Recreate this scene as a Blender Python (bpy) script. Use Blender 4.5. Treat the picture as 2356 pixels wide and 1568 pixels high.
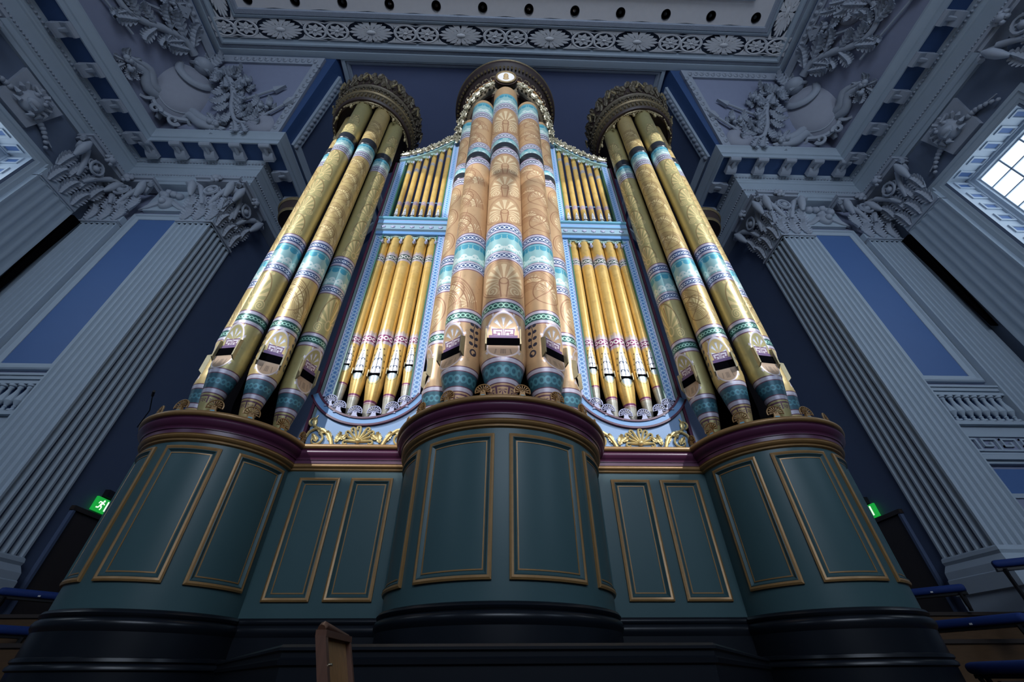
import bpy, math, random
from mathutils import Vector, Matrix
random.seed(7)
sc = bpy.context.scene
for o in list(bpy.data.objects): bpy.data.objects.remove(o)
COL = sc.collection
pi, sin, cos, rad = math.pi, math.sin, math.cos, math.radians

# ------------------------------------------------------------------ camera
cam = bpy.data.cameras.new('camera'); camo = bpy.data.objects.new('camera', cam); COL.objects.link(camo)
cam.sensor_fit = 'HORIZONTAL'; cam.sensor_width = 36.0; cam.lens = 949.0 / 2356.0 * 36.0
cam.clip_start = 0.05; cam.clip_end = 200
Zc = Vector((-8, -1160, 949)).normalized()
Yc = Vector((-38, 774, 949)).normalized(); Yc = (Yc - Zc * Yc.dot(Zc)).normalized()
Xc = Yc.cross(Zc)
# world rows Xc,Yc,Zc are the world axes in camera (right, down, forward) coordinates
camo.matrix_world = Matrix(((Xc[0], -Xc[1], -Xc[2], 0), (Yc[0], -Yc[1], -Yc[2], 0), (Zc[0], -Zc[1], -Zc[2], 0), (0, 0, 0, 1)))
sc.camera = camo

# ------------------------------------------------------------------ world, lamps, exposure
sc.view_settings.view_transform = 'Standard'; sc.view_settings.look = 'None'
sc.view_settings.gamma = 1.0; sc.view_settings.use_curve_mapping = False
sc.view_settings.exposure = 0.0
w = bpy.data.worlds.new('hall_daylight'); sc.world = w; w.use_nodes = True
bg = w.node_tree.nodes['Background']; bg.inputs[0].default_value = (0.30, 0.40, 0.62, 1); bg.inputs[1].default_value = 0.085

def spot(name, loc, aim, power, cone, blend, col=(1, 1, 1), size=0.06):
    l = bpy.data.lights.new(name, 'SPOT'); l.energy = power; l.spot_size = rad(cone); l.spot_blend = blend
    l.color = col; l.shadow_soft_size = size
    o = bpy.data.objects.new(name, l); COL.objects.link(o); o.location = loc
    o.rotation_euler = (Vector(aim) - Vector(loc)).to_track_quat('-Z', 'Y').to_euler()
    return o
def area(name, loc, aim, power, sx, sy, col):
    l = bpy.data.lights.new(name, 'AREA'); l.energy = power; l.shape = 'RECTANGLE'; l.size = sx; l.size_y = sy; l.color = col
    o = bpy.data.objects.new(name, l); COL.objects.link(o); o.location = loc
    o.rotation_euler = (Vector(aim) - Vector(loc)).to_track_quat('-Z', 'Y').to_euler()
    return o
WHITE = (0.93, 0.96, 1.0)
spot('stage_spot_left', (-10.5, -4.0, 13.5), (-4.5, 6.2, 8.55), 9400, 36, 0.05, WHITE)
spot('stage_spot_right', (10.5, -4.0, 13.5), (4.6, 6.2, 8.55), 9400, 36, 0.05, WHITE)
spot('stage_spot_top', (0.0, -10.0, 9.0), (0.05, 5.2, 12.35), 9500, 22.5, 0.10, WHITE)
spot('stage_spot_low', (0.0, -9.0, 12.0), (0.05, 5.2, 6.35), 4000, 24, 0.40, (1.0, 0.91, 0.86))
# added front fill behind the camera, then daylight from side windows beside it
area('added_front_fill', (1.5, -14.0, 11.5), (0.2, 6.0, 10.0), 860, 12.0, 7.0, (0.70, 0.82, 1.0)).data.spread = rad(112)
area('side_window_right', (12.6, -4.5, 9.0), (0.0, 7.5, 7.0), 170, 2.5, 5.5, (0.62, 0.78, 1.0))
area('side_window_left', (-12.6, -4.5, 9.0), (0.0, 7.5, 7.0), 110, 2.5, 5.5, (0.62, 0.78, 1.0))

# ------------------------------------------------------------------ helpers
def tag(o, label=None, cat=None, group=None, kind=None):
    if label: o['label'] = label
    if cat: o['category'] = cat
    if group: o['group'] = group
    if kind: o['kind'] = kind
    return o
def thing(name, label, cat, loc=(0, 0, 0), group=None, rz=0.0):
    o = bpy.data.objects.new(name, None); COL.objects.link(o); o.location = loc; o.rotation_euler = (0, 0, rz)
    o.empty_display_size = 0.2
    return tag(o, label, cat, group)
class MB:
    def __init__(s): s.v = []; s.f = []
    def add(s, v, f):
        n = len(s.v); s.v += [tuple(p) for p in v]; s.f += [tuple(i + n for i in q) for q in f]; return s
    def box(s, c, d, M=None):
        x, y, z = d[0] / 2, d[1] / 2, d[2] / 2
        v = [Vector((sx * x, sy * y, sz * z)) for sx in (-1, 1) for sy in (-1, 1) for sz in (-1, 1)]
        if M: v = [M @ p for p in v]
        c = Vector(c); v = [p + c for p in v]
        return s.add(v, [(0, 1, 3, 2), (4, 6, 7, 5), (0, 4, 5, 1), (2, 3, 7, 6), (0, 2, 6, 4), (1, 5, 7, 3)])
    def lathe(s, prof, n=32, c=(0, 0), a0=0.0, a1=2 * pi, cap=False):
        full = abs(a1 - a0 - 2 * pi) < 1e-6; m = n if full else n + 1
        v = []
        for (r, z) in prof:
            for i in range(m):
                a = a0 + (a1 - a0) * i / n
                v.append((c[0] + r * sin(a), c[1] - r * cos(a), z))
        f = []
        for j in range(len(prof) - 1):
            for i in range(n):
                k = (i + 1) % m if full else i + 1
                f.append((j * m + i, j * m + k, (j + 1) * m + k, (j + 1) * m + i))
        if cap and full:
            f.append(tuple(range(m))[::-1]); f.append(tuple((len(prof) - 1) * m + i for i in range(m)))
        return s.add(v, f)
    def tube(s, pts, rads, n=6, flat=1.0, up=None, closed=False):
        pts = [Vector(p) for p in pts]; N = len(pts)
        if not hasattr(rads, '__len__'): rads = [rads] * N
        v = []; prev = None
        for i, p in enumerate(pts):
            if closed: t = pts[(i + 1) % N] - pts[i - 1]
            else: t = pts[min(i + 1, N - 1)] - pts[max(i - 1, 0)]
            t.normalize()
            if up is not None: b = Vector(up)
            elif prev is None: b = Vector((0, 0, 1)) if abs(t.z) < .9 else Vector((1, 0, 0))
            else: b = prev
            a = t.cross(b)
            if a.length < 1e-5: a = t.orthogonal()
            a.normalize(); b = a.cross(t).normalized(); prev = b
            for k in range(n):
                q = 2 * pi * k / n
                v.append(p + (a * cos(q) + b * sin(q) * flat) * rads[i])
        f = []
        for i in range(N if closed else N - 1):
            i2 = (i + 1) % N
            for k in range(n):
                k2 = (k + 1) % n
                f.append((i * n + k, i * n + k2, i2 * n + k2, i2 * n + k))
        if not closed:
            f.append(tuple(range(n))[::-1]); f.append(tuple((N - 1) * n + k for k in range(n)))
        return s.add(v, f)
    def prism(s, poly, h0, h1):
        n = len(poly)
        v = [(x, y, h0) for x, y in poly] + [(x, y, h1) for x, y in poly]
        f = [tuple(range(n))[::-1], tuple(range(n, 2 * n))] + [(i, (i + 1) % n, n + (i + 1) % n, n + i) for i in range(n)]
        return s.add(v, f)
    def sphere(s, c, r, n=10, m=6, sx=1, sy=1, sz=1):
        v = []
        for j in range(1, m):
            for i in range(n):
                a = 2 * pi * i / n; b = pi * j / m
                v.append((c[0] + sx * r * sin(b) * cos(a), c[1] + sy * r * sin(b) * sin(a), c[2] + sz * r * cos(b)))
        v += [(c[0], c[1], c[2] + sz * r), (c[0], c[1], c[2] - sz * r)]
        T = len(v) - 2; f = []
        for j in range(m - 2):
            for i in range(n):
                k = (i + 1) % n
                f.append((j * n + i, (j + 1) * n + i, (j + 1) * n + k, j * n + k))
        for i in range(n):
            k = (i + 1) % n
            f.append((T, i, k)); f.append((T + 1, (m - 2) * n + k, (m - 2) * n + i))
        return s.add(v, f)
    def sweep(s, path, prof, closed=False, close_prof=False):
        """path: plan points; prof: (offset to the right of travel, z)"""
        P = [Vector(p) for p in path]; N = len(P); v = []
        for i in range(N):
            if closed or 0 < i < N - 1:
                d0 = (P[i] - P[i - 1]).normalized(); d1 = (P[(i + 1) % N] - P[i]).normalized()
            elif i == 0: d0 = d1 = (P[1] - P[0]).normalized()
            else: d0 = d1 = (P[-1] - P[-2]).normalized()
            n0 = Vector((d0.y, -d0.x)); n1 = Vector((d1.y, -d1.x)); m = (n0 + n1)
            m = m / max(1e-6, m.dot(n0))
            for (o, z) in prof: v.append((P[i].x + m.x * o, P[i].y + m.y * o, z))
        K = len(prof); f = []
        for i in range(N if closed else N - 1):
            i2 = (i + 1) % N
            for k in range(K if close_prof else K - 1):
                k2 = (k + 1) % K
                f.append((i * K + k, i2 * K + k, i2 * K + k2, i * K + k2))
        if close_prof and not closed:
            f.append(tuple(range(K))); f.append(tuple((N - 1) * K + k for k in range(K))[::-1])
        return s.add(v, f)
    def ring(s, rect, prof, nu=1, nv=1):
        """mitred rectangular frame in the plane (u,v), height = third coordinate; prof: (inset, height)"""
        u0, v0, u1, v1 = rect; V = []
        for (t, h) in prof:
            a, b, c, d = u0 + t, v0 + t, u1 - t, v1 - t
            for i in range(nu): V.append((a + (c - a) * i / nu, b, h))
            for i in range(nv): V.append((c, b + (d - b) * i / nv, h))
            for i in range(nu): V.append((c + (a - c) * i / nu, d, h))
            for i in range(nv): V.append((a, d + (b - d) * i / nv, h))
        K = 2 * (nu + nv); f = []
        for j in range(len(prof) - 1):
            for i in range(K):
                k = (i + 1) % K
                f.append((j * K + i, j * K + k, (j + 1) * K + k, (j + 1) * K + i))
        return s.add(V, f)
    def grid(s, rect, h, nu=1, nv=1):
        u0, v0, u1, v1 = rect
        V = [(u0 + (u1 - u0) * i / nu, v0 + (v1 - v0) * j / nv, h) for j in range(nv + 1) for i in range(nu + 1)]
        f = [(j * (nu + 1) + i, j * (nu + 1) + i + 1, (j + 1) * (nu + 1) + i + 1, (j + 1) * (nu + 1) + i) for j in range(nv) for i in range(nu)]
        return s.add(V, f)
    def map(s, fn): s.v = [tuple(fn(*p)) for p in s.v]; return s
    def flip(s): s.f = [q[::-1] for q in s.f]; return s
    def mirror(s, on=True):
        if on: s.v = [(-x, y, z) for x, y, z in s.v]; s.flip()
        return s
    def xf(s, M): s.v = [tuple(M @ Vector(p)) for p in s.v]; return s
    def mesh(s, name, mat, smooth=0.7, scale=1.0):
        me = bpy.data.meshes.new(name)
        vv = s.v if scale == 1.0 else [(x * scale, y * scale, z * scale) for x, y, z in s.v]
        me.from_pydata(vv, [], s.f); me.validate()
        me.materials.append(mat)
        if smooth:
            me.shade_smooth(); me.set_sharp_from_angle(angle=smooth)
        me.update(); return me
def put(me, name, parent=None, M=None, kind=None):
    o = bpy.data.objects.new(name, me); COL.objects.link(o)
    if parent: o.parent = parent
    if M is not None: o.matrix_basis = M
    if kind: o['kind'] = kind
    return o
def part(mb, name, mat, parent=None, smooth=0.7, scale=1.0, world=True, kind=None):
    """link one mesh; geometry given in world coordinates when world=True (parent empties are unrotated)"""
    M = None
    if parent is not None and world:
        M = Matrix.Translation(-Vector(base_of(parent)))
    return put(mb.mesh(name, mat, smooth, scale), name, parent, M, kind)
def base_of(o):
    p = Vector((0, 0, 0))
    while o is not None:
        p = p + o.matrix_basis.translation; o = o.parent
    return p
def smooth_pts(P, k=4):
    P = [Vector(p) for p in P]; out = []
    for i in range(len(P) - 1):
        a, b, c, d = P[max(i - 1, 0)], P[i], P[i + 1], P[min(i + 2, len(P) - 1)]
        for j in range(k):
            t = j / k
            out.append(.5 * ((2 * b) + (c - a) * t + (2 * a - 5 * b + 4 * c - d) * t * t + (3 * b - a - 3 * c + d) * t ** 3))
    out.append(P[-1]); return out
def smooth_r(r, k=4):
    out = []
    for a, b in zip(r, r[1:]): out += [a + (b - a) * j / k for j in range(k)]
    return out + [r[-1]]
def frame_matrix(O, ex, ey, ez):
    ex, ey, ez = Vector(ex), Vector(ey), Vector(ez)
    M = Matrix.Identity(4)
    for i in range(3): M[i][0] = ex[i]; M[i][1] = ey[i]; M[i][2] = ez[i]; M[i][3] = O[i]
    return M

# ------------------------------------------------------------------ materials (all node based)
def mat(name, col, rough=0.5, metal=0.0, noise=0.0, nscale=6.0, bump=0.0, bscale=30.0, emit=None, estr=0.0, spec=None, stretch=None):
    m = bpy.data.materials.new(name); m.use_nodes = True; nt = m.node_tree; b = nt.nodes['Principled BSDF']
    b.inputs['Base Color'].default_value = (*col, 1); b.inputs['Roughness'].default_value = rough; b.inputs['Metallic'].default_value = metal
    if spec is not None: b.inputs['Specular IOR Level'].default_value = spec
    tc = nt.nodes.new('ShaderNodeTexCoord'); src = tc.outputs['Object']
    if stretch:
        mp = nt.nodes.new('ShaderNodeMapping'); mp.inputs['Scale'].default_value = stretch; nt.links.new(src, mp.inputs[0]); src = mp.outputs[0]
    if noise:
        n = nt.nodes.new('ShaderNodeTexNoise'); n.inputs['Scale'].default_value = nscale; n.inputs['Detail'].default_value = 4; nt.links.new(src, n.inputs['Vector'])
        mx = nt.nodes.new('ShaderNodeMix'); mx.data_type = 'RGBA'
        mx.inputs[6].default_value = (*[c * (1 - noise) for c in col], 1); mx.inputs[7].default_value = (*[min(1, c * (1 + noise)) for c in col], 1)
        nt.links.new(n.outputs[0], mx.inputs[0]); nt.links.new(mx.outputs[2], b.inputs['Base Color'])
    if bump:
        n = nt.nodes.new('ShaderNodeTexNoise'); n.inputs['Scale'].default_value = bscale; n.inputs['Detail'].default_value = 5; nt.links.new(src, n.inputs['Vector'])
        bp = nt.nodes.new('ShaderNodeBump'); bp.inputs['Strength'].default_value = bump; bp.inputs['Distance'].default_value = 0.02
        nt.links.new(n.outputs[0], bp.inputs['Height']); nt.links.new(bp.outputs[0], b.inputs['Normal'])
    if emit:
        b.inputs['Emission Color'].default_value = (*emit, 1); b.inputs['Emission Strength'].default_value = estr
    return m
PL = mat('plaster_pale', (0.39, 0.465, 0.54), 0.65, noise=0.06, nscale=3, bump=0.05)
PLR = mat('plaster_relief', (0.36, 0.40, 0.47), 0.6, noise=0.08, nscale=4, bump=0.08)
PLW = mat('plaster_warm_white', (0.78, 0.75, 0.76), 0.6, noise=0.05, bump=0.05)
PLF = mat('plaster_fret_white', (0.78, 0.78, 0.80), 0.55, noise=0.06, bump=0.06)
LILAC = mat('plaster_lilac', (0.27, 0.30, 0.42), 0.7, noise=0.05)
BLUE = mat('paint_blue_panel', (0.075, 0.155, 0.36), 0.6, noise=0.05, nscale=2)
DEEP = mat('paint_deep_blue', (0.035, 0.085, 0.22), 0.6, noise=0.05)
ALC = mat('paint_alcove_wall', (0.085, 0.12, 0.21), 0.6, noise=0.05, nscale=2)
ALCEIL = mat('paint_alcove_ceiling', (0.19, 0.23, 0.40), 0.6, noise=0.04, nscale=2)
GREEN = mat('paint_case_green', (0.050, 0.102, 0.110), 0.38, spec=0.32, noise=0.05, nscale=2, bump=0.015, bscale=8)
GREEN2 = mat('paint_panel_green', (0.036, 0.080, 0.090), 0.35, spec=0.32, noise=0.06, nscale=2, bump=0.015, bscale=8)
PURP = mat('paint_maroon', (0.092, 0.022, 0.056), 0.35, noise=0.05)
GOLD = mat('gilding', (0.33, 0.185, 0.068), 0.38, metal=0.25, noise=0.18, nscale=14)
GOLDB = mat('gilding_bright', (0.78, 0.60, 0.26), 0.32, metal=0.45, noise=0.15, nscale=20)
GOLDD = mat('gilding_old', (0.23, 0.17, 0.085), 0.42, metal=0.4, noise=0.35, nscale=18, bump=0.2, bscale=60)
CAPD = mat('cap_dark_wood', (0.052, 0.031, 0.027), 0.5, noise=0.2, nscale=10)
CAPC = mat('cap_carving', (0.16, 0.13, 0.085), 0.45, metal=0.2, noise=0.45, nscale=25, bump=0.3, bscale=50)
LEAFG = mat('garland_silver_gilt', (0.42, 0.39, 0.29), 0.33, metal=0.45, noise=0.25, nscale=25)
BASE = mat('dark_base_wood', (0.007, 0.009, 0.013), 0.30, spec=0.35, noise=0.1)
BLACK = mat('organ_interior_black', (0.003, 0.003, 0.004), 1.0, spec=0.0)  # dead black that puts the dark of openings and gaps into the colour
TURQ = mat('paint_turquoise', (0.16, 0.40, 0.52), 0.4, noise=0.06)
SKY = mat('paint_sky_blue', (0.16, 0.34, 0.62), 0.4, noise=0.05)
LAV = mat('paint_lavender', (0.42, 0.44, 0.62), 0.4, noise=0.06)
PALEG = mat('paint_pale_green', (0.34, 0.50, 0.46), 0.42, noise=0.06)
REVG = mat('paint_reveal_green', (0.02, 0.14, 0.11), 0.4)
PEW = mat('pewter_lip', (0.40, 0.36, 0.30), 0.35, metal=0.35, noise=0.2, nscale=12)
BRONZE = mat('ear_bronze', (0.34, 0.29, 0.17), 0.38, metal=0.4, noise=0.2, nscale=10)
SEAT = mat('blue_upholstery', (0.004, 0.028, 0.16), 0.75, noise=0.1, nscale=40, bump=0.1, bscale=200)
IRON = mat('black_iron', (0.008, 0.008, 0.01), 0.45)
WOODF = mat('tier_floor_wood', (0.075, 0.038, 0.014), 0.5, noise=0.35, nscale=5, stretch=(1, 8, 8))
WOODC = mat('chair_wood', (0.30, 0.15, 0.05), 0.35, noise=0.4, nscale=6, stretch=(9, 9, 1))
WOODD = mat('chair_wood_dark', (0.12, 0.052, 0.03), 0.35, noise=0.35, nscale=6, stretch=(9, 9, 1))
DOORM = mat('door_brown', (0.030, 0.021, 0.017), 0.5, noise=0.15, nscale=3)
BRASS = mat('brass', (0.7, 0.6, 0.4), 0.25, metal=1.0)
WHITE_T = mat('number_tag', (0.7, 0.7, 0.7), 0.5)
SIGNG = mat('exit_sign_green', (0.0, 0.18, 0.04), 0.4, emit=(0.01, 0.33, 0.04), estr=0.95)
SIGNW = mat('exit_sign_white', (0.9, 1, 0.9), 0.4, emit=(0.75, 1.0, 0.72), estr=1.1)
PANE = mat('window_daylight', (0.8, 0.9, 1.0), 0.3, emit=(0.80, 0.92, 1.0), estr=2.4)
WINF = mat('window_frame_paint', (0.42, 0.50, 0.60), 0.5)
CAMEO = mat('cameo_white', (0.70, 0.68, 0.66), 0.5)
CANM = mat('lamp_can_black', (0.01, 0.01, 0.012), 0.4)
LENS = mat('lamp_lens', (0.25, 0.25, 0.26), 0.08, metal=0.9)
FLOORM = mat('stage_floor', (0.05, 0.028, 0.014), 0.5, noise=0.3, nscale=3, stretch=(1, 6, 1))

# ---- small expression language over Math nodes, for the painted pipe ornament
class X:
    nt = None
    def __init__(s, v): s.v = v
    @staticmethod
    def op(o, *a):
        n = X.nt.nodes.new('ShaderNodeMath'); n.operation = o
        for i, q in enumerate(a):
            q = q.v if isinstance(q, X) else q
            if isinstance(q, (int, float)): n.inputs[i].default_value = float(q)
            else: X.nt.links.new(q, n.inputs[i])
        return X(n.outputs[0])
    def __add__(s, o): return X.op('ADD', s, o)
    __radd__ = __add__
    def __sub__(s, o): return X.op('SUBTRACT', s, o)
    def __rsub__(s, o): return X.op('SUBTRACT', o, s)
    def __mul__(s, o): return X.op('MULTIPLY', s, o)
    __rmul__ = __mul__
    def __truediv__(s, o): return X.op('DIVIDE', s, o)
    def __gt__(s, o): return X.op('GREATER_THAN', s, o)
    def __lt__(s, o): return X.op('LESS_THAN', s, o)
def xabs(a): return X.op('ABSOLUTE', a)
def xsqrt(a): return X.op('SQRT', a)
def xsin(a): return X.op('SINE', a)
def xcos(a): return X.op('COSINE', a)
def xat2(a, b): return X.op('ARCTAN2', a, b)
def xfrac(a): return X.op('FRACT', a)
def xmax(a, b): return X.op('MAXIMUM', a, b)
def xmin(a, b): return X.op('MINIMUM', a, b)
def hyp(a, b): return xsqrt(a * a + b * b)
def between(q, a, b): return (q > a) * (q < b)
def near(q, a, w): return xabs(q - a) < w
def mixc(fac, a, b):
    n = X.nt.nodes.new('ShaderNodeMix'); n.data_type = 'RGBA'
    X.nt.links.new(fac.v, n.inputs[0])
    for i, q in ((6, a), (7, b)):
        if isinstance(q, tuple): n.inputs[i].default_value = (*q, 1)
        else: X.nt.links.new(q, n.inputs[i])
    return n.outputs[2]
def start_paint(name, rough, metal):
    m = bpy.data.materials.new(name); m.use_nodes = True; X.nt = m.node_tree
    b = X.nt.nodes['Principled BSDF']; b.inputs['Roughness'].default_value = rough; b.inputs['Metallic'].default_value = metal
    tc = X.nt.nodes.new('ShaderNodeTexCoord'); sp = X.nt.nodes.new('ShaderNodeSeparateXYZ'); X.nt.links.new(tc.outputs['Object'], sp.inputs[0])
    return m, b, tc, X(sp.outputs[0]), X(sp.outputs[1]), X(sp.outputs[2])
def noise(tc, scale, detail=3):
    n = X.nt.nodes.new('ShaderNodeTexNoise'); n.inputs['Scale'].default_value = scale; n.inputs['Detail'].default_value = detail
    X.nt.links.new(tc.outputs['Object'], n.inputs['Vector']); return X(n.outputs[0])

def fan(s, t, R, petals, spread):
    """palmette mask: petals of a fan centred on (0,0) opening to +t"""
    r = hyp(s, t); a = xat2(s, t)
    lim = (1.0 - xabs(a) * (0.28 / spread)) * R
    wave = xcos(a * petals)
    body = (wave > (0.55 - 0.75 * (r / R))) * (r < lim) * (r > 0.16 * R) * (xabs(a) < spread)
    edge = near(r, lim * 0.93, 0.05 * R) * (wave > -0.3) * (xabs(a) < spread)
    return xmax(body, edge), r, a
def spiral(s, t, R, sg):
    r = hyp(s, t); a = xat2(s, t)
    return (xfrac(r * (1.0 / (0.42 * R)) + a * (sg / (2 * pi))) < 0.42) * (r < R)

def pipe_paint(name, r, kind, base, light, line, zones, upper, pale=(0.50, 0.47, 0.55)):
    """zones: (z0,z1,tile) with repeated ornament. upper: list of chain/turquoise/collar bands above the lower part"""
    m, b, tc, x, y, z = start_paint(name, 0.40, 0.28)
    th = xat2(x, 0 - y); s = th * r; k = r / 0.36
    n1 = noise(tc, 2.2); n2 = noise(tc, 14.0, 4)
    col = mixc(xmin(1.0, xmax(0.0, (n1 - 0.35) * 2.2)), base, tuple(c * 1.16 for c in base))
    col = mixc((n2 > 0.63) * 0.35, col, tuple(c * 0.72 for c in base))
    # ---- repeated ornament
    gate = None; t = None; H = 1.0 * k
    for (z0, z1, _n) in zones:
        nrep = max(1, round((z1 - z0) / H)); hh = (z1 - z0) / nrep
        g = between(z, z0 + 0.02, z1 - 0.02); tt = xfrac((z - z0) * (1 / hh)) * g
        gate = g if gate is None else gate + g; t = tt if t is None else t + tt
    u = s * (1 / k)                                  # -1.13..1.13 around, front half |u|<.57
    front = xabs(u) < 0.62
    if kind == 'palmette':
        f, fr, fa = fan(u, t - 0.40, 0.47, 17, 2.05)
        sp = spiral(xabs(u) - 0.21, t - 0.20, 0.15, 1)
        q = hyp(u * (1 / 0.50), (t - 0.50) * (1 / 0.49))
        fr1 = near(q, 0.985, 0.022); fr2 = near(q, 0.90, 0.012)
        stem = near(xabs(u), 0.05 + 0.10 * (t - 0.1), 0.012) * (t < 0.40)
        M1 = xmax(f, sp) * (q < 0.9); M2 = xmax(xmax(fr1, fr2), stem)
        hub = near(hyp(u, t - 0.42), 0.075, 0.012)
        M2 = xmax(M2, hub)
        col = mixc(M1 * gate * front, col, light)
        col = mixc(M2 * gate * front, col, line)
    elif kind == 'scroll':
        d = hyp(u + 0.62, (t + 0.05) * 1.0)
        sh = between(d, 0.62, 0.80) + between(d, 0.92, 1.10); a1 = (xfrac(d * 26.0) < 0.34) * sh; a2 = near(d, 0.80, 0.008); a3 = near(d, 0.92, 0.009); a4 = near(d, 1.10, 0.007)
        d2 = hyp(u + 0.62, t - 0.95)
        b1 = near(d2, 0.72, 0.010) * (t < 0.95) * (u < 0.1)
        f1, _, _ = fan((u + 0.12) * 0.86 - (t - 0.44) * 0.5, (t - 0.44) * 0.86 + (u + 0.12) * 0.5, 0.29, 15, 1.9)
        f2, _, _ = fan((u - 0.33) * 0.8 + (t - 0.12) * 0.6, (t - 0.12) * 0.8 - (u - 0.33) * 0.6, 0.24, 13, 1.7)
        f3, _, _ = fan((u + 0.40) * 0.9 - (t - 0.72) * 0.44, (t - 0.72) * 0.9 + (u + 0.40) * 0.44, 0.20, 13, 1.8)
        ro = near(hyp(u + 0.10, t - 0.45), 0.30, 0.011)
        fl = (xcos(xat2(u - 0.08, t - 0.16) * 8) > 0.0) * between(hyp(u - 0.08, t - 0.16), 0.018, 0.06)
        M1 = xmax(xmax(f1, f2), f3); M2 = xmax(xmax(xmax(a1, a2), xmax(a3, a4)), xmax(xmax(b1, ro), fl))
        col = mixc(M1 * gate * front, col, light)
        col = mixc(M2 * gate * front, col, line)
    elif kind == 'medallion':
        q = hyp(u * (1 / 0.44), (t - 0.5) * (1 / 0.46))
        rg = xmax(near(q, 0.97, 0.03), near(q, 0.84, 0.012))
        f, _, _ = fan(u, t - 0.36, 0.38, 15, 2.0)
        v = spiral(xabs(u) - 0.15, t - 0.2, 0.10, 1)
        col = mixc(xmax(f, v) * (q < 0.82) * gate * front, col, light)
        col = mixc(rg * gate * front, col, line)
    else:                                            # 'acanthus': tall spreading feather over two scrolls
        d = xabs(u)
        f, fr, fa = fan(u * 1.12, (t - 0.26) * 0.66, 0.45, 15, 1.62)
        vein = near(xfrac(xat2(d, (t - 0.26)) * (15 / (2 * pi)) + 0.5), 0.5, 0.06) * between(hyp(u * 1.12, (t - 0.26) * 0.66), 0.08, 0.40) * (t > 0.26)
        ca = xat2(d * 1.12, (t - 0.26) * 0.66); cr = hyp(d * 1.12, (t - 0.26) * 0.66)
        sp = spiral(d - 0.25, t - 0.13, 0.125, 1)
        hub = near(hyp(u, (t - 0.25) * 0.8), 0.085, 0.016)
        tip = hyp(d - 0.20, t - 0.93) < 0.035
        M1 = xmax(xmax(f * (1 - vein), sp), xmax(tip, hub))
        col = mixc(M1 * gate * front, col, light)
        out = near(cr, (1.0 - ca * 0.17) * 0.475, 0.010) * (ca < 1.62)
        col = mixc(xmax(out, vein * f) * gate * front, col, line)
    # ---- bands
    N = max(12, round(2 * pi * r / (0.092 * max(0.62, k))))
    uc = xfrac(th * (N / (2 * pi))) - 0.5
    cw = 2 * pi * r / N
    def chain(c, z0, z1, ground, link):
        zc = (z0 + z1) / 2; hb = (z1 - z0) / 2
        c = mixc(between(z, z0, z1), c, pale)
        c = mixc(near(xabs(z - zc), hb, 0.011), c, (0.17, 0.07, 0.11))
        c = mixc(near(z, zc, hb * 0.52), c, ground)
        q = hyp(uc * cw, z - zc)
        rr = min(cw * 0.56, hb * 0.40)
        return mixc(near(q, rr * 0.80, rr * 0.20), c, link)
    def turq(c, z0, z1):
        c = mixc(between(z, z0, z1), c, (0.30, 0.50, 0.50))
        n2_ = max(8, round(2 * pi * r / (0.26 * k))); us = (xfrac(th * (n2_ / (2 * pi))) - 0.5) * (2 * pi * r / n2_)
        h = (z1 - z0); zz = z - z0
        w1 = hyp(us * 1.0, zz - h * 0.25) < h * 0.125
        w2 = hyp(xabs(us) - h * 0.15, zz - h * 0.19) < h * 0.065
        w3 = (xabs(us) < h * 0.18) * between(zz, h * 0.08, h * 0.17)
        w4 = near(xabs(us), 0.125 * k, 0.010) * (zz < h * 0.25)
        hole = hyp(xabs(us) - h * 0.07, zz - h * 0.22) < h * 0.035
        c = mixc(xmax(xmax(w1, w2), xmax(w3, w4)) * between(zz, 0.0, h * 0.5) * (1 - hole), c, (0.62, 0.72, 0.68))
        k1 = hyp(us, zz - h * 0.76) < h * 0.13
        k2 = (near(xabs(us), h * 0.20, h * 0.05) * between(zz, h * 0.66, h * 0.88))
        k3 = between(zz, h * 0.93, h)
        k4 = (xabs(us) < h * 0.25) * between(zz, h * 0.84, h * 0.89)
        c = mixc(xmax(xmax(k1, k2), xmax(k3, k4)), c, (0.06, 0.30, 0.40))
        return c
    blue = (0.05, 0.085, 0.20); gk = (0.02, 0.085, 0.075)
    col = chain(col, 1.64, 1.93, gk, (0.35, 0.62, 0.50))
    col = chain(col, 2.93, 3.17, blue, (0.66, 0.72, 0.78)); col = turq(col, 3.17, 3.74); col = chain(col, 3.74, 4.03, blue, (0.66, 0.72, 0.78))
    for (typ, z0, z1) in upper:
        if typ == 'c': col = chain(col, z0, z1, (0.12, 0.12, 0.17), (0.70, 0.72, 0.74))
        elif typ == 't': col = turq(col, z0, z1)
        elif typ == 'k': col = mixc(between(z, z0, z1), col, (0.018, 0.02, 0.022))
    # ---- foot cone band
    z = z - 0.10
    N3 = 16; uf = (xfrac(th * (N3 / (2 * pi))) - 0.5)
    col = mixc(between(z, 0.27, 0.66), col, pale)
    col = mixc(between(z, 0.345, 0.585), col, (0.035, 0.11, 0.15))
    q = hyp(uf * (2 * pi * r * 0.85 / N3), z - 0.465)
    col = mixc(near(q, 0.052 * k, 0.017 * k), col, (0.08, 0.24, 0.29))
    for zl in (0.27, 0.345, 0.585, 0.66): col = mixc(near(z, zl, 0.008), col, (0.13, 0.05, 0.08))
    mk = (xfrac(th * (7 / (2 * pi)) + 0.5) - 0.5); mk = xabs(mk) * (2 * pi * r * 0.55 / 7)
    mea = xmax(between(mk, 0.075 * k, 0.095 * k) * between(z, 0.12, 0.24), (mk < 0.08 * k) * near(z, 0.225, 0.012))
    fl = (xcos(xat2(mk, 0.17 - z) * 7) > 0.1) * (hyp(mk, z - 0.17) < 0.06 * k) * (z < 0.185)
    col = mixc(xmax(mea, fl), col, (0.12, 0.05, 0.08))
    # ---- niche over the mouth
    us = xabs(s) * (1 / k); zn = z - 1.10
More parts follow.
